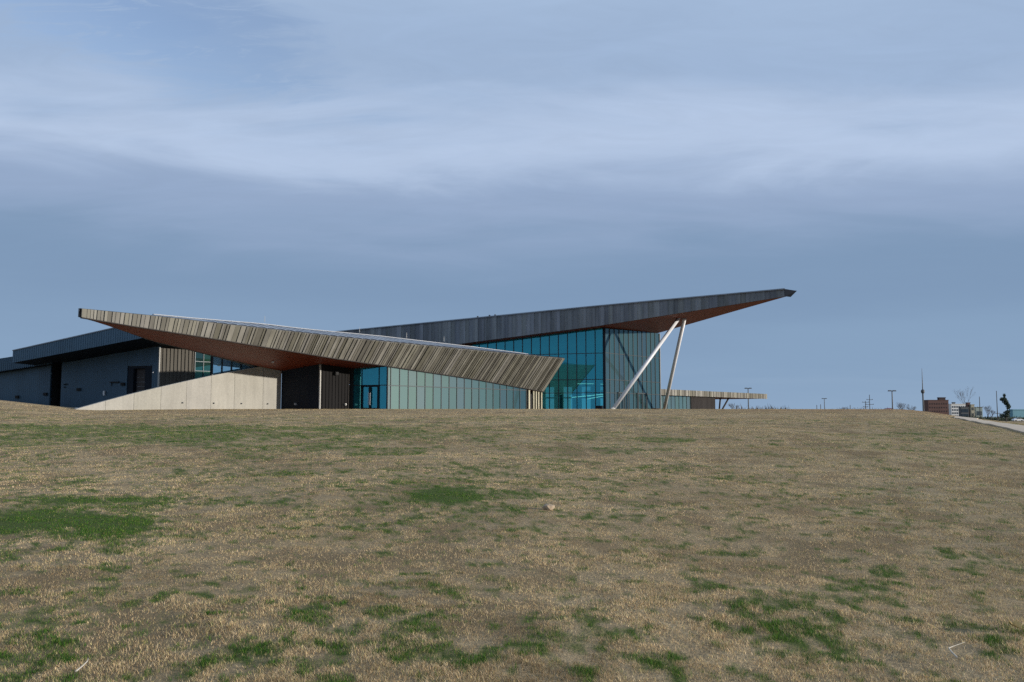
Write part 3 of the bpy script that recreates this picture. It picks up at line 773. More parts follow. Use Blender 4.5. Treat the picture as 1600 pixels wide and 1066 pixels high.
cop.hexa([q0 - n * .2, q1 - n * .2, q1 + n * .1, q0 + n * .1], [q0 - n * .2 + h, q1 - n * .2 + h, q1 + n * .1 + h, q0 + n * .1 + h]); cop.build('roof_coping', M['roof'], left_roof)
wt_ = lambda s: 9.5 + .11 * s
door_s = (-4.45, -.98); DZ0, DZ1 = 3.0, 7.32
ribbed('left_wall', L, B, NB, -14.1, door_s[0], lambda s: 2.6, wt_, M['dark_metal'], .3, .022, label='blue grey ribbed wall with small vents')
ribbed('left_wall', L, B, NB, door_s[1], -.06, lambda s: 2.6, wt_, M['dark_metal'], .3, .022)
ribbed('left_wall', L, B, NB, door_s[0], door_s[1], lambda s: DZ1, wt_, M['dark_metal'], .3, .022)
ribbed('left_wall', L, B, NB, -30, -15.75, lambda s: 2.6, lambda s: 8.6 + .1 * s + .9, M['dark_metal'], .3, .022, label='blue grey ribbed wall at the far left')
mb = MB()
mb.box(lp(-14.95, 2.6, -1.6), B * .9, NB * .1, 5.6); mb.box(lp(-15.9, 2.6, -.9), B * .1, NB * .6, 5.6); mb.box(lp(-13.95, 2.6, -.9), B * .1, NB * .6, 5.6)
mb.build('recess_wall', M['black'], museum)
# dock door
mb = MB(); s0, s1 = door_s
mb.box(lp(s0 + .42, DZ0, -.35), B * .4, NB * .3, DZ1 - DZ0 - .03); mb.box(lp(s1 - .52, DZ0, -.35), B * .5, NB * .3, DZ1 - DZ0 - .03)
mb.box(lp((s0 + s1) / 2 - .05, DZ1 - .28, -.35), B * .85, NB * .3, .25)
dock = mb.build('dock_door', M['black_metal'], museum); dock['label'] = 'grey dock door in a black surround'
for k in range(8):
    mb = MB(); mb.box(lp((s0 + s1) / 2 - .05, DZ0 + .505 * k, -.6), B * .83, NB * .04, .499); mb.build('door_panel', M['grey_door'], dock)
# wall gear
for s, z in ((-20.67, 3.95), (-16.32, 4.25), (-11.34, 4.75), (-4.94, 5.3)):
    mb = MB(); mb.box(lp(s, z - .2, .12), B * .24, NB * .09, .34)
    for k in range(3): mb.box(lp(s, z - .17 + .1 * k, .225), B * .22, NB * .02, .05)
    mb.build('wall_vent', M['black'], museum)
mb = MB(); mb.box(lp(-6.1, 5.45, .14), B * .62, NB * .1, .13); mb.tube(lp(-6.6, 5.5, .1), lp(-6.6, 5.1, .1), .04, None, 6); mb.build('wall_bracket', M['black'], museum)
lamp(lp(-7.56, 4.0, .14), B, NB, 'white', 'wall_lamp', .1, .52, .07)
lamp(lp(-.72, 6.45, .12), B, NB, 'white', 'wall_lamp', .07, .16, .05)
for s, z in ((-13.5, 5.25), (-13.2, 5.3), (-13.45, 4.95)):
    lamp(lp(s, z, .1), B, NB, 'black', 'wall_box', .06, .14, .05)
mb = MB(); mb.box(lp(-.02, 2.6, .03), B * .07, NB * .07, 6.75); mb.build('corner_post', M['trim'], museum)
# lower fascia at the far left
ribbed('left_low_fascia', L + NB * 1.0, B, NB, -30, -14.6, lambda s: 9.2 + .1 * s + .0, lambda s: 10.75 + .098 * s, M['dark_metal'], .32, .05)
mb = MB(); mb.hexa([lp(-30, 6.2, 1), lp(-14.6, 7.74, 1), lp(-14.6, 7.74, -6), lp(-30, 6.2, -6)], [lp(-30, 6.3, 1), lp(-14.6, 7.84, 1), lp(-14.6, 7.84, -6), lp(-30, 6.3, -6)]); mb.build('left_soffit', M['black_metal'], museum)  # black soffit: the shadow line above the wall put into colour
# sunlit return wall, green windows, and the sky-blue clerestory above the wing wall
ribbed('return_wall', L, A, NA, .06, 4.35, lambda s: 2.6, lambda s: 9.3, M['bronze'], .46, .12, label='sunlit ribbed return wall left of the green windows')
bpy.data.objects['return_wall'].data.materials[0] = M['zinc']; bpy.data.objects['return_wall'].color = (.085, .078, .066, 1)
glazed('return_glass', L, A, NA, [4.4, 5.5, 6.6, 7.7, 8.8, 9.9], 2.6, lambda s: 9.3, [6.9, 8.0], M['frit'], lambda s, r: J((.045, .11, .07), .25 if r else .6, .2), 'narrow green windows of the return wall')
Wp = E_ - NA * 1.3
glazed('clerestory', Wp, A, NA, [-7.04 + 1.05 * k for k in range(8)], 4.0, lambda s: 8.35, [], M['sky_glass'], lambda s, r: J((.30, .58, .74), .75), 'sky blue clerestory windows above the concrete wall', mull=.12)  # pale blue diffuse in the panes stands in for reflected sky
mb = MB(); vd = Vector((-.321, .947)); q = Wp - A * 7.15 + vd * 3; mb.box(P3(q, 2.6), vd * 3.0, Vector((.947, .321)) * .08, 6.0); mb.build('return_side', M['black_metal'], museum)
mb = MB(); q = Wp - A * 3.0 - NA * 1.2; mb.box(P3(q, 2.6), A * 3.4, NA * .1, 5.75); mb.build('inner_wall', M['inner'], museum)
mb = MB(); q = Wp - A * 3.0 - NA * .8; mb.box(P3(q, 8.4), A * 4.4, NA * 1.2, .3); mb.build('left_soffit', M['black_metal'], museum)
q = cp_(-10.6, -4.6, soff(-10.6, -4.6) - .12); lamp(q, A, NA, 'white', 'soffit_lamp', .09, .14, .09)

# ---- white raking struts under the hall roof tip
def strut(p, q, label):
    mb = MB(); p, q = Vector(p), Vector(q); mb.tube(p + (q - p) * .012, q, .24, .24, 16)
    o = mk('strut', mb.v, mb.f, M['white'], museum, smooth=False); o['label'] = label
    ms = bpy.data.meshes.new
    b2 = MB(); b2.tube(p + Vector((0, 0, -.3)), p + Vector((0, 0, .16)), .42, .42, 16); b2.tube(p + Vector((0, 0, .1)), p + (q - p) * .03, .34, .25, 12)
    b2.build('strut_foot', M['trim'], o)
    b3 = MB(); b3.tube(q - (q - p).normalized() * .35, q + Vector((0, 0, .15)), .25, .12, 10); b3.build('strut_head', M['pole'], o)
    for poly in o.data.polygons: poly.use_smooth = len(poly.vertices) == 4
    return o
strut((12.1, 108.2, 2.2), (21.5, 113.7, 14.2), 'white steel strut raking up from the hall corner')
strut((21.15, 124.0, 2.3), (22.35, 114.2, 14.26), 'steeper white steel strut at the far end of the hall side')

# dark equipment boxes at the foot of the hall glass
for k, (p, Dv, Nv, w, d, h, lab) in enumerate(((K - B * .55 + NB * .75, B, NB, .42, .3, .8, 'black metal box standing at the hall glass corner'),
                                       (K + A * 11.6 + NA * .9, A, NA, .7, .32, .55, 'low dark box beside the foot of the far strut'))):
    t = empty('equipment_box', P3(p, 2.15), lab, 'box')
    mb = MB(); mb.box(P3(p, 2.1), Dv * w, Nv * d, h); mb.build('body', M['black_metal'], t)
    mb = MB(); mb.box(P3(p, 2.1 + h), Dv * (w + .04), Nv * (d + .04), .05); mb.build('lid', M['black'], t)

# ------------------------------------------------------------------ far pavilion of the museum grounds
pav = empty('pavilion', P3(Q, 2.5), 'low flat roofed pavilion with pale ribbed fascia beyond the hall', 'pavilion')
def qp(s, o, z): q = Q + A * s + NA * o; return Vector((q.x, q.y, z))
mb = MB(); mb.hexa([qp(-2, -14, 5.2), qp(44.2, -14, 5.2), qp(44.2, 0, 5.2), qp(-2, 0, 5.2)], [qp(-2, -14, 5.3), qp(44.2, -14, 5.3), qp(44.2, 0, 5.3), qp(-2, 0, 5.3)]); mb.build('soffit', M['wood'], pav)
mb = MB(); mb.hexa([qp(-2, -14, 5.32), qp(44.2, -14, 5.32), qp(44.2, -.2, 5.32), qp(-2, -.2, 5.32)], [qp(-2, -14, 6.1), qp(44.2, -14, 6.1), qp(44.2, -.2, 6.1), qp(-2, -.2, 6.1)]); mb.build('roof', M['roof'], pav)
fascia('fascia', lambda s: qp(s, 0, 5.16), lambda s: qp(s, 0, 6.18), -2, 44.3, (.5, .7, .9), pav, ((.225, .212, .178), (.145, .134, .108)), fin=.05)
fo = glazed('glass_wall', Q - NA * .7, A, NA, [-2 + 1.4 * k for k in range(11)], 2.3, lambda s: 5.18, [], M['frit'], lambda s, r: J((.10, .16, .165), .72), parent=pav)
ribbed('wall', Q - NA * .5, A, NA, 12.1, 21.5, lambda s: 2.2, lambda s: 5.18, M['bronze'], .5, .06, parent=pav)
mb = MB(); mb.box(qp(6, -9, 2.0), A * 8, NA * .1, 3.1); mb.box(qp(21.4, -4.9, 2.2), A * .1, NA * 4.2, 2.95); mb.build('inner_wall', M['inner'], pav)
for top in ((27.3, -2.2), (30.2, -1.8)):
    mb = MB(); mb.tube(qp(26.0 if top[0] < 28 else 26.6, -1.9, 2.3), qp(top[0], top[1], 5.2), .16, .16, 8); mb.build('strut', M['bronze'], pav)
for s in (25.0, 41.0):
    mb = MB(); mb.tube(qp(s, -12, 2.0), qp(s, -12, 5.2), .14, None, 8); mb.build('column', M['pole'], pav)

# ------------------------------------------------------------------ lamp posts, poles and masts
def gz(x, y): return float(terrain(x, y))
def sight(px, Y): return (px - 800) / FPX * Y * 1.0
def light_pole(x, y, h, label, arm=1.3):
    z = gz(x, y); t = empty('light_pole', (x, y, z), label, 'light pole', 'parking lot light poles')
    mb = MB(); mb.tube((x, y, z - .3), (x, y, z + h), .16, .10, 8); mb.build('pole', M['pole'], t)
    mb = MB(); mb.tube((x - arm, y, z + h - .05), (x + arm, y, z + h - .05), .06, None, 6); mb.build('arm', M['pole'], t)
    for s in (-1, 1):
        mb = MB(); mb.hexa([(x + s * arm - .34, y - .3, z + h - .12), (x + s * arm + .34, y - .3, z + h - .12), (x + s * arm + .34, y + .3, z + h - .12), (x + s * arm - .34, y + .3, z + h - .12)],
                           [(x + s * arm - .28, y - .22, z + h + .12), (x + s * arm + .28, y - .22, z + h + .12), (x + s * arm + .28, y + .22, z + h + .12), (x + s * arm - .28, y + .22, z + h + .12)])
        mb.build('lamp_head', M['pole'], t)
def hz(py, Y): return EYE + (HORIZON - py) / FPX * Y
for px, py, Y, lab in ((1168.5, 607, 215, 'twin arm light pole rising behind the pavilion roof'),
                       (1287, 623, 300, 'small distant twin arm light pole in the middle of the open horizon'),
                       (1393, 611, 190, 'tallest twin arm light pole left of the mast and brick building')):
    x = sight(px, Y); light_pole(x, Y, hz(py, Y) - gz(x, Y), lab, .48)
def plain_pole(px, py, Y, label, arms=()):
    x = sight(px, Y); z = gz(x, Y); h = hz(py, Y) - z
    t = empty('utility_pole', (x, Y, z), label, 'utility pole')
    mb = MB(); mb.tube((x, Y, z - .5), (x, Y, z + h), .22, .13, 7); mb.build('pole', M['wood_pole'], t)
    for k, (f_, w) in enumerate(arms):
        mb = MB(); mb.box((x, Y - .15, z + h * f_), (w, 0), (0, .09), .2)
        for s in (-1, 0, 1): mb.tube((x + s * w * .85, Y - .15, z + h * f_ + .2), (x + s * w * .85, Y - .15, z + h * f_ + .5), .09, .05, 6)
        mb.build('crossarm', M['wood_pole'], t)
plain_pole(1275, 633, 420, 'short thin pole on the horizon just left of the small light pole')
plain_pole(1281, 632, 430, 'thin bare pole touching the small light pole on the horizon')
plain_pole(1351, 627, 420, 'shorter of two utility poles with crossarms on the horizon', ((.93, 1.6), (.70, 1.2)))
plain_pole(1357.5, 617, 420, 'taller of two utility poles with crossarms on the horizon', ((.80, 1.5), (.62, 1.9)))
plain_pole(1327, 633, 420, 'thin pole beside the bare tree on the middle of the horizon')
plain_pole(1529, 620, 420, 'utility pole with crossarm right of the low grey green building', ((.55, 1.3),))
plain_pole(1556, 611, 400, 'tall thin utility pole just left of the dark conifer', ((.25, .9),))
# tall mast with a ball
x, Y = sight(1441, 420), 420; z = gz(x, Y)
mast = empty('radio_mast', (x, Y, z), 'tall tapering mast with a dark drum in front of the brick building', 'mast')
zt, zm = hz(576, Y), hz(612, Y)
mb = MB(); mb.tube((x, Y, z - .5), (x, Y, zm), .42, .32, 10); mb.build('lower_mast', M['pole'], mast)
mb = MB(); mb.tube((x, Y, zm), (x, Y, zt), .26, .07, 8); mb.build('spire', M['pole'], mast)
mb = MB(); mb.tube((x, Y, zm - 1.0), (x, Y, zm - .35), .45, .85, 12); mb.tube((x, Y, zm - .35), (x, Y, zm + .4), .85, .85, 12); mb.tube((x, Y, zm + .4), (x, Y, zm + 1.0), .85, .35, 12); mb.build('drum', M['pole'], mast)

# ------------------------------------------------------------------ far buildings
def block(parent, name, mat, px0, px1, py, Y, depth, z0=-1.0):
    x0, x1 = sight(px0, Y), sight(px1, Y); zt = hz(py, Y)
    mb = MB(); mb.hexa([(x0, Y, z0), (x1, Y, z0), (x1, Y + depth, z0), (x0, Y + depth, z0)], [(x0, Y, zt), (x1, Y, zt), (x1, Y + depth, zt), (x0, Y + depth, zt)])
    mb.hexa([(x0 - .2, Y - .2, zt + .003), (x1 + .2, Y - .2, zt + .003), (x1 + .2, Y + depth, zt + .003), (x0 - .2, Y + depth, zt + .003)],
            [(x0 - .2, Y - .2, zt + .4), (x1 + .2, Y - .2, zt + .4), (x1 + .2, Y + depth, zt + .4), (x0 - .2, Y + depth, zt + .4)])
    return mb.build(name, M[mat], parent), x0, x1, zt
def windows(wall, x0, x1, z0, z1, Y, nx, nz, fx=.5, fz=.5, mat='far_glass'):
    dx = (x1 - x0) / nx; dz = (z1 - z0) / nz; data = None
    for i in range(nx):
        for j in range(nz):
            cx, cz = x0 + dx * (i + .5), z0 + dz * (j + .5)
            if data is None:
                mb = MB(); mb.box((cx, Y - .06, cz - dz * fz / 2), (dx * fx / 2, 0), (0, .05), dz * fz)
                o = mb.build('window', M[mat], wall); data = o.data; base = WL[o]
            else:
                o = bpy.data.objects.new('window', data); COL.objects.link(o); o.parent = wall
                o.location = Vector((cx, Y - .06, cz - dz * fz / 2)) - WL[wall]
Y = 600
t = empty('brick_building', (sight(1460, Y), Y, -.7), 'dark red brick block with rooftop box behind the tall mast', 'building')
w, x0, x1, zt = block(t, 'wall', 'brick', 1449, 1480.5, 626, Y, 7.5); windows(w, x0 + .5, x1 - .5, 1.0, zt - 1, Y, 8, 4, .4, .4, 'brick_dark')
block(t, 'rooftop_box', 'brick_dark', 1466, 1476, 622, Y + 2, 2.5, hz(626, Y) - .1)
Y = 680
t = empty('white_building', (sight(1500, Y), Y, -.7), 'white building with a grid of dark windows right of the brick block', 'building')
w, x0, x1, zt = block(t, 'wall', 'stucco', 1484.5, 1513, 632, Y, 4)
windows(w, x0 + .3, x1 - .3, .2, zt - .8, Y, 8, 4, .56, .52)
block(t, 'rooftop_unit', 'pole', 1487, 1491, 629.5, Y + 2, 1.5, hz(632, Y) - .1)
Y = 560
t = empty('low_glass_building', (sight(1503, Y), Y, -.7), 'low dark glass fronted building before the white building', 'building')
w, x0, x1, zt = block(t, 'wall', 'pole', 1499.5, 1511.5, 637, Y, 3); windows(w, x0 + .2, x1 - .2, .3, zt - .5, Y, 5, 2, .7, .7)
t = empty('brown_building', (sight(1512, Y), Y, -.7), 'narrow brown block beside the ochre block', 'building')
w, x0, x1, zt = block(t, 'wall', 'brick', 1510, 1514.2, 630, Y + 8, 2.5); windows(w, x0 + .3, x1 - .3, .5, zt - .6, Y + 8, 2, 3, .45, .5)
t = empty('ochre_building', (sight(1517, Y), Y, -.7), 'small pale ochre block right of the brown block', 'building')
w, x0, x1, zt = block(t, 'wall', 'ochre', 1515.5, 1520.5, 633, Y + 6, 2.5); windows(w, x0 + .3, x1 - .3, .5, zt - .6, Y + 6, 2, 2, .4, .5)
t = empty('shed', (sight(1526, Y), Y, -.7), 'low grey green flat roofed building right of the ochre block', 'building')
w, x0, x1, zt = block(t, 'wall', 'greygreen', 1522.5, 1533, 637, Y + 10, 3); windows(w, x0 + .4, x1 - .4, .6, zt - 1, Y + 10, 4, 1, .5, .5)
Y = 430
t = empty('warehouse', (sight(1610, Y), Y, -.7), 'long teal warehouse at the right edge of the horizon', 'building')
w, x0, x1, zt = block(t, 'wall', 'teal', 1580, 1660, 641, Y, 3)
for k in range(6):
    xx = x0 + 3.2 + k * 4.2; mb = MB(); mb.box((xx, Y - .06, -.9), (1.3, 0), (0, .05), 2.6); mb.build('door', M['teal'], t)

# ------------------------------------------------------------------ parked cars
def car(x, y, rz, paint, label):
    z = gz(x, y) - .0; t = empty('parked_car', (x, y, z), label, 'car')
    c, s = math.cos(rz), math.sin(rz)
    def pt(u, v, w): return (x + u * c - v * s, y + u * s + v * c, z + w)
    prof = [(-2.15, .35), (-2.2, .75), (-1.9, .95), (-1.45, 1.0), (-.85, 1.42), (.55, 1.45), (1.2, 1.0), (1.95, .88), (2.2, .7), (2.2, .35)]
    n = len(prof); v = [pt(u, -.85, w) for u, w in prof] + [pt(u, .85, w) for u, w in prof]
    f = [tuple(range(n)), tuple(range(2 * n - 1, n - 1, -1))] + [(k, n + k, n + (k + 1) % n, (k + 1) % n) for k in range(n)]
    mk('body', v, f, M[paint], t)
    mb = MB()
    for sd in (-.86, .86):
        mb.hexa([pt(-1.3, sd - .01, 1.0), pt(1.05, sd - .01, 1.0), pt(1.05, sd + .01, 1.0), pt(-1.3, sd + .01, 1.0)], [pt(-.8, sd - .01, 1.36), pt(.5, sd - .01, 1.36), pt(.5, sd + .01, 1.36), pt(-.8, sd + .01, 1.36)])
    mb.build('window', M['car_glass'], t)
    for u in (-1.35, 1.35):
        for sd in (-.8, .8):
            mb = MB(); mb.tube(pt(u, sd - .1, .33), pt(u, sd + .1, .33), .33, None, 12); mb.build('wheel', M['tyre'], t)
Y = 450; x = sight(1386, Y); t = empty('red_shed', (x, Y, gz(x, Y)), 'tiny dark red roofed shed left of the tallest light pole', 'shed')
z0, zt = gz(x, Y) - .2, hz(639.4, Y)
mb = MB(); mb.box((x, Y, z0), (1.9, 0), (0, 3), zt - .5 - z0); mb.build('wall', M['brick_dark'], t)
mb = MB(); mb.hexa([(x - 2.3, Y - 3.3, zt - .5), (x + 2.3, Y - 3.3, zt - .5), (x + 2.3, Y + 3.3, zt - .5), (x - 2.3, Y + 3.3, zt - .5)], [(x - .9, Y - 1, zt + .5), (x + .9, Y - 1, zt + .5), (x + .9, Y + 1, zt + .5), (x - .9, Y + 1, zt + .5)]); mb.build('roof', M['car_red'], t)
x = sight(1587, 380); car(x, 380, .1, 'car_white', 'white car parked before the teal warehouse')

# ------------------------------------------------------------------ trees
def bare_tree(px, py, Y, label, spread=.35, levels=5, group='bare winter trees on the horizon'):
    x = sight(px, Y); z = gz(x, Y); h = hz(py, Y) - z
    t = empty('bare_tree', (x, Y, z), label, 'tree', group)
    tr = MB(); cr = MB(); rs = random.Random(int(px * 10))
    top = Vector((x, Y, z + h * .38)); tr.tube((x, Y, z - .3), top, h * .022 + .05, h * .014 + .03, 6)
    tr.build('trunk', M['bark'], t)
    def grow(p, d, ln, r, lv):
        q = p + d * ln; cr.tube(p, q, r, r * .6, 4, False)
        if lv == 0: return
        for k in range(3 if lv > 1 else 2):
            nd = (d + Vector((rs.uniform(-1, 1), rs.uniform(-1, 1), rs.uniform(-.25, .8))) * (spread + .25)).normalized()
            grow(q, nd, ln * rs.uniform(.62, .85), r * .62, lv - 1)
    for k in range(4):
        d = Vector((rs.uniform(-.6, .6), rs.uniform(-.6, .6), 1)).normalized()
        grow(top - Vector((0, 0, h * .08 * k * .5)), d, h * .21, (h * .010 + .03) * (.45 if Y > 600 else 1), levels - 1)
    cr.build('crown', M['bark'], t)
for px, py, Y, lab in ((1317, 634, 380, 'small bare tree on the horizon left of the two crossarm poles'),
                       (1405, 629, 400, 'bare round tree right of the tallest light pole'),
                       (1423, 632, 420, 'bare tree left of the tall mast'),
                       (1146, 629, 260, 'bare tree seen below the pavilion roof'),
                       (1507, 604, 700, 'tall faint bare tree rising behind the white building'),
                       (1541, 634, 430, 'bare bushy tree right of the utility pole'),
                       (1546, 640, 400, 'low bare tree left of the dark conifer')):
    bare_tree(px, py, Y, lab)
def conifer(px, py, Y, label):
    x = sight(px, Y); z = gz(x, Y); h = hz(py, Y) - z; rs = random.Random(5); u = h / 44.5     # u: metres per photo pixel
    t = empty('conifer', (x, Y, z), label, 'tree')
    mb = MB(); pts = [(1, 0), (1.5, 8), (3.0, 15), (4.5, 22), (2.5, 30), (0.5, 37), (0, 43)]
    for k in range(6):
        a, b = pts[k], pts[k + 1]; mb.tube((x + a[0] * u, Y, z + a[1] * u - .1), (x + b[0] * u, Y, z + b[1] * u), u * (1.1 - .14 * k), u * (.96 - .14 * k), 6)
    mb.build('trunk', M['bark'], t)
    fo = MB()
    for cx, cy, rx, ry, n in ((0, 41.5, 1.7, 3.0, 150), (-2.0, 36, 4.2, 2.6, 330), (0.5, 33, 3.6, 3.6, 320), (3, 29.5, 3.2, 3.5, 260), (5.5, 25, 3.0, 3.4, 260), (5.0, 21.5, 2.0, 2.0, 90),
                              (2.5, 14, 4.2, 3.6, 330), (4.5, 17, 2.4, 2.2, 130), (1, 10, 5.0, 2.6, 300), (-5, 35, 1.8, 1.4, 80), (-6, 10, 3.0, 3.2, 110)):
        for k in range(n):
            d = Vector((rs.gauss(0, 1), rs.gauss(0, 1), rs.gauss(0, 1))).normalized() * (rs.random() ** .5)
            p = Vector((x + (cx + d.x * rx * 1.3) * u, Y + d.y * rx * u, z + (cy + d.z * ry * 1.15) * u))
            a = Vector((rs.uniform(-1, 1), rs.uniform(-1, 1), rs.uniform(-.5, .5))).normalized() * u * rs.uniform(.7, 1.5); b = a.orthogonal().normalized() * u * rs.uniform(.4, .8)
            fo.add([p - a, p + b, p + a, p - b], [(0, 1, 2, 3)])
    fo.build('crown', M['needle'], t)
conifer(1568, 615.5, 330, 'dark irregular conifer with a leaning crown near the right edge')
def scrub(name, px0, px1, Y, hgt, n, seed, mat='bark', lab=None):
    """a far strip of leafless scrub that reads as one mass"""
    rs = np.random.default_rng(seed); mb = MB(); x0, x1 = sight(px0, Y), sight(px1, Y)
    for k in range(n):
        cx = rs.uniform(x0, x1); yy = Y + rs.uniform(-12, 12); z = gz(cx, yy); hh = hgt * (.35 + .9 * float(fbm(np.array(cx / 14.0 + seed), np.array(seed * 3.3), 3))) * rs.uniform(.5, 1.1)
        for j in range(7):
            a = Vector((cx + rs.normal(0, .8), yy + rs.normal(0, .6), z + rs.uniform(0, hh * .6))); d = Vector((rs.normal(0, .35), rs.normal(0, .35), 1)) * hh * rs.uniform(.3, .6); w = Vector((rs.uniform(.08, .3), rs.uniform(-.1, .1), 0))
            mb.add([a - w, a + w, a + d], [(0, 1, 2)])
    o = mb.build(name, M[mat], None); tag(o, lab, 'scrub', kind='stuff'); return o
scrub('scrub', 1150, 1420, 330, 6.0, 900, 3, lab='thin line of leafless scrub along the open horizon')
scrub('scrub', 1398, 1445, 400, 7.0, 260, 5, lab='grey leafless scrub left of the tall mast')
scrub('scrub', 1470, 1600, 420, 2.2, 800, 9, 'needle', lab='dark low hedge line before the teal warehouse')
scrub('scrub', 1120, 1170, 320, 3.0, 120, 11, lab='bare scrub seen below the pavilion roof')

# ------------------------------------------------------------------ lawn
def straw_mat():
    m, t, o = new_mat('grass_blades')
    at = N(t, 'ShaderNodeAttribute', attribute_name='tone')
    b = principled(t, o, 0.7, 0, 0.25); t.links.new(at.outputs['Color'], b.inputs['Base Color'])
    tr = N(t, 'ShaderNodeBsdfTranslucent'); t.links.new(at.outputs['Color'], tr.inputs[0])
    mx = N(t, 'ShaderNodeMixShader'); mx.inputs[0].default_value = 0.28
    t.links.new(b.outputs[0], mx.inputs[1]); t.links.new(tr.outputs[0], mx.inputs[2]); t.links.new(mx.outputs[0], o.inputs[0])
    return m
M['blades'] = straw_mat()
def build_grass(n=1620000):
    r = np.exp(rng.uniform(np.log(4.5), np.log(88.0), n)); az = np.radians(rng.uniform(-37, 37, n))
    x = r * np.sin(az); y = r * np.cos(az)
    keep = (y > 3.4)
    cl = fbm(x / .22, y / .22, 3, 21.0); cm = fbm(x / 1.4, y / 1.4, 3, 31.0)
    keep &= rng.random(n) < np.clip(.08 + 2.6 * (cl - .26), .08, 1)
    keep &= rng.random(n) > bare(x, y) * .45
    for p, q in zip(PATH[:-1], PATH[1:]):
        d = q - p; u = np.clip(((x - p.x) * d.x + (y - p.y) * d.y) / d.length_squared, 0, 1)
        keep &= np.hypot(x - p.x - u * d.x, y - p.y - u * d.y) > .69
    x, y, r, cl, cm = x[keep], y[keep], r[keep], cl[keep], cm[keep]; n = len(x)
    z = terrain(x, y)
    g = green(x, y)
    isg = rng.random(n) < np.clip(g * 1.0, 0, .92)
    h = rng.uniform(.006, .021, n) * (.40 + 1.2 * cm) * np.where(isg, 1.15, 1.0) * np.clip(.75 + cl * .7, .6, 1.4)
    tall = rng.random(n) < .012; h[tall] *= 1.7
    w = np.maximum(.0012, r * .00027) * rng.uniform(.7, 1.4, n)
    a = rng.uniform(0, 2 * np.pi, n); lean = rng.uniform(.15, 1.5, n) * np.where(isg, .7, 1.0)
    dx, dy = np.cos(a) * h * lean, np.sin(a) * h * lean
    f = a + rng.normal(np.pi / 2, .5, n); wx, wy = np.cos(f) * w, np.sin(f) * w
    # tones
    pal = np.array([[.47, .352, .195], [.50, .390, .238], [.355, .245, .132], [.385, .330, .150], [.18, .120, .062]])
    t = pal[rng.choice(5, n, p=[.32, .20, .19, .15, .14])]
    big = fbm(x / 6, y / 6, 3, 51.0)[:, None]
    patch = sstep(.47, .66, fbm(x / 1.1, y / 2.2, 4, 61.0))[:, None] * .50 + sstep(.50, .66, fbm(x / .24, y / .28, 3, 71.0))[:, None] * .40
    band = sstep(.46, .64, fbm(x / 9, y / 4.5, 4, 91.0))[:, None]
    t = t * (1.46 + .36 * big) * (1 - patch * np.array([[.58, .60, .64]])) * (1 - band * np.array([[.18, .16, .22]]))
    olive = np.clip(g * 1.3, 0, .75)[:, None]                       # straw among the green is still half alive
    t = t * (1 - olive) + olive * np.array([[.23, .235, .075]])
    gp = np.array([[.068, .170, .014], [.042, .130, .010], [.130, .200, .025], [.200, .215, .045]])
    tg = gp[rng.choice(4, n, p=[.44, .32, .18, .06])]
    tone = np.where(isg[:, None], tg, t) * rng.uniform(.62, 1.20, (n, 1))
    near = r < 7.2
    V, F, T = [], [], []
    b = np.stack([x, y, z - .006], -1)
    wv = np.stack([wx, wy, wx * 0], -1); tip = b + np.stack([dx, dy, h + .006], -1)
    fa = ~near; k = fa.sum()
    v = np.stack([b[fa] - wv[fa], b[fa] + wv[fa], tip[fa]], 1).reshape(-1, 3)
    tri = np.arange(3 * k).reshape(-1, 3)
    V.append(v); F.append(tri); T.append(np.repeat(tone[fa], 3, 0))
    ne = near; k2 = ne.sum(); mid = b[ne] + np.stack([dx[ne] * .33, dy[ne] * .33, h[ne] * .62], -1)
    v2 = np.stack([b[ne] - wv[ne], b[ne] + wv[ne], mid + wv[ne] * .75, mid - wv[ne] * .75, tip[ne]], 1).reshape(-1, 3)
    o = 3 * k + 5 * np.arange(k2)[:, None]
    tri2 = np.concatenate([o + [0, 1, 2], o + [0, 2, 3], o + [3, 2, 4]], 1).reshape(-1, 3)
    V.append(v2); F.append(tri2); T.append(np.repeat(tone[ne], 5, 0))
    V = np.concatenate(V); F = np.concatenate(F); T = np.concatenate(T)
    me = bpy.data.meshes.new('lawn_grass')
    me.vertices.add(len(V)); me.vertices.foreach_set('co', V.ravel().astype(np.float32))
    me.loops.add(F.size); me.loops.foreach_set('vertex_index', F.ravel().astype(np.int32))
    me.polygons.add(len(F)); me.polygons.foreach_set('loop_start', (np.arange(len(F)) * 3).astype(np.int32))
    me.update(calc_edges=True)
    at = me.attributes.new('tone', 'FLOAT_COLOR', 'POINT'); at.data.foreach_set('color', np.concatenate([T, np.ones((len(T), 1))], 1).ravel().astype(np.float32))
    me.materials.append(M['blades'])
    ob = bpy.data.objects.new('grass', me); COL.objects.link(ob)
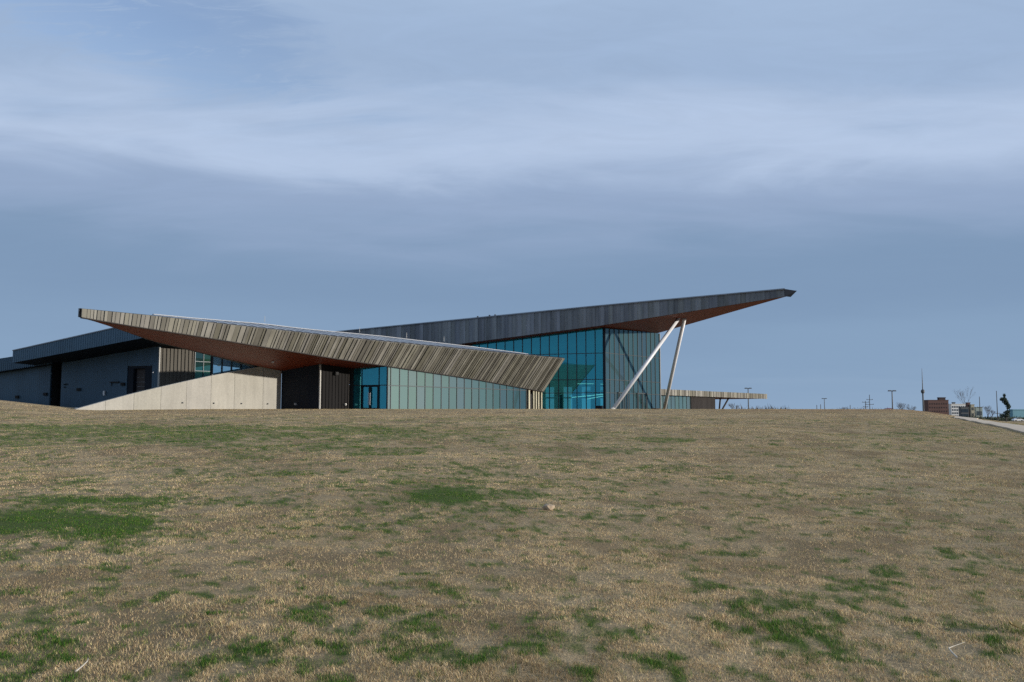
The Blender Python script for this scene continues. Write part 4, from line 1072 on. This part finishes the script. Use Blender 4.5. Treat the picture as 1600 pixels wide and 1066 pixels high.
    tag(ob, 'dry straw coloured winter grass with green tufts', 'grass', kind='stuff')
build_grass()

# small finds in the grass
def stone(px, py, s, label):
    x, y = hit(px, py); z = gz(x, y); bm = bmesh.new(); bmesh.ops.create_icosphere(bm, subdivisions=2, radius=s)
    rs = random.Random(3)
    for v in bm.verts: v.co *= rs.uniform(.8, 1.15); v.co.z *= .6
    me = bpy.data.meshes.new('stone'); bm.to_mesh(me); bm.free(); me.materials.append(M['stone'])
    o = bpy.data.objects.new('stone', me); COL.objects.link(o); o.location = (x, y, z + s * .4); tag(o, label, 'stone')
stone(857, 797, .085, 'small tan stone lying in the grass near the middle of the lawn')
def twig(pts, r, label):
    mb = MB(); q = []
    for px, py, dz in pts: x, y = hit(px, py); q.append((x, y, gz(x, y) + dz))
    for k in range(len(q) - 1): mb.tube(q[k], q[k + 1], r * (1 - .2 * k), r * (.8 - .2 * k), 6)
    o = mb.build('twig', M['twig'], None); tag(o, label, 'twig')
twig([(1496, 1041, .05), (1488, 1034, .055), (1483, 1029, .06), (1490, 1024, .055), (1508, 1017, .05)], .006, 'bent bleached twig near the right edge of the lawn')
twig([(118, 1064, .05), (128, 1057, .055), (136, 1050, .06), (137, 1046, .06)], .005, 'short pale twig at the bottom left of the lawn')
def dead_leaf(px, py, s, label):
    x, y = hit(px, py); z = gz(x, y) + .05
    v = [(0, -s, 0), (s * .5, -s * .3, .02), (s * .35, s * .5, .03), (0, s, .0), (-s * .4, s * .4, .035), (-s * .5, -.3 * s, .02), (0, 0, -.005)]
    f = [(k, (k + 1) % 6, 6) for k in range(6)]
    v2 = [(a, b, c - .003) for a, b, c in v]
    o = mk('dead_leaf', [(x + a, y + b, z + c) for a, b, c in v + v2], f + [(7 + (k + 1) % 6, 7 + k, 13) for k in range(6)] + [(k, 7 + k, 7 + (k + 1) % 6, (k + 1) % 6) for k in range(6)], M['leaf'], None)
    tag(o, label, 'leaf')
dead_leaf(1587, 991, .07, 'yellow brown dead leaf at the right edge of the lawn')
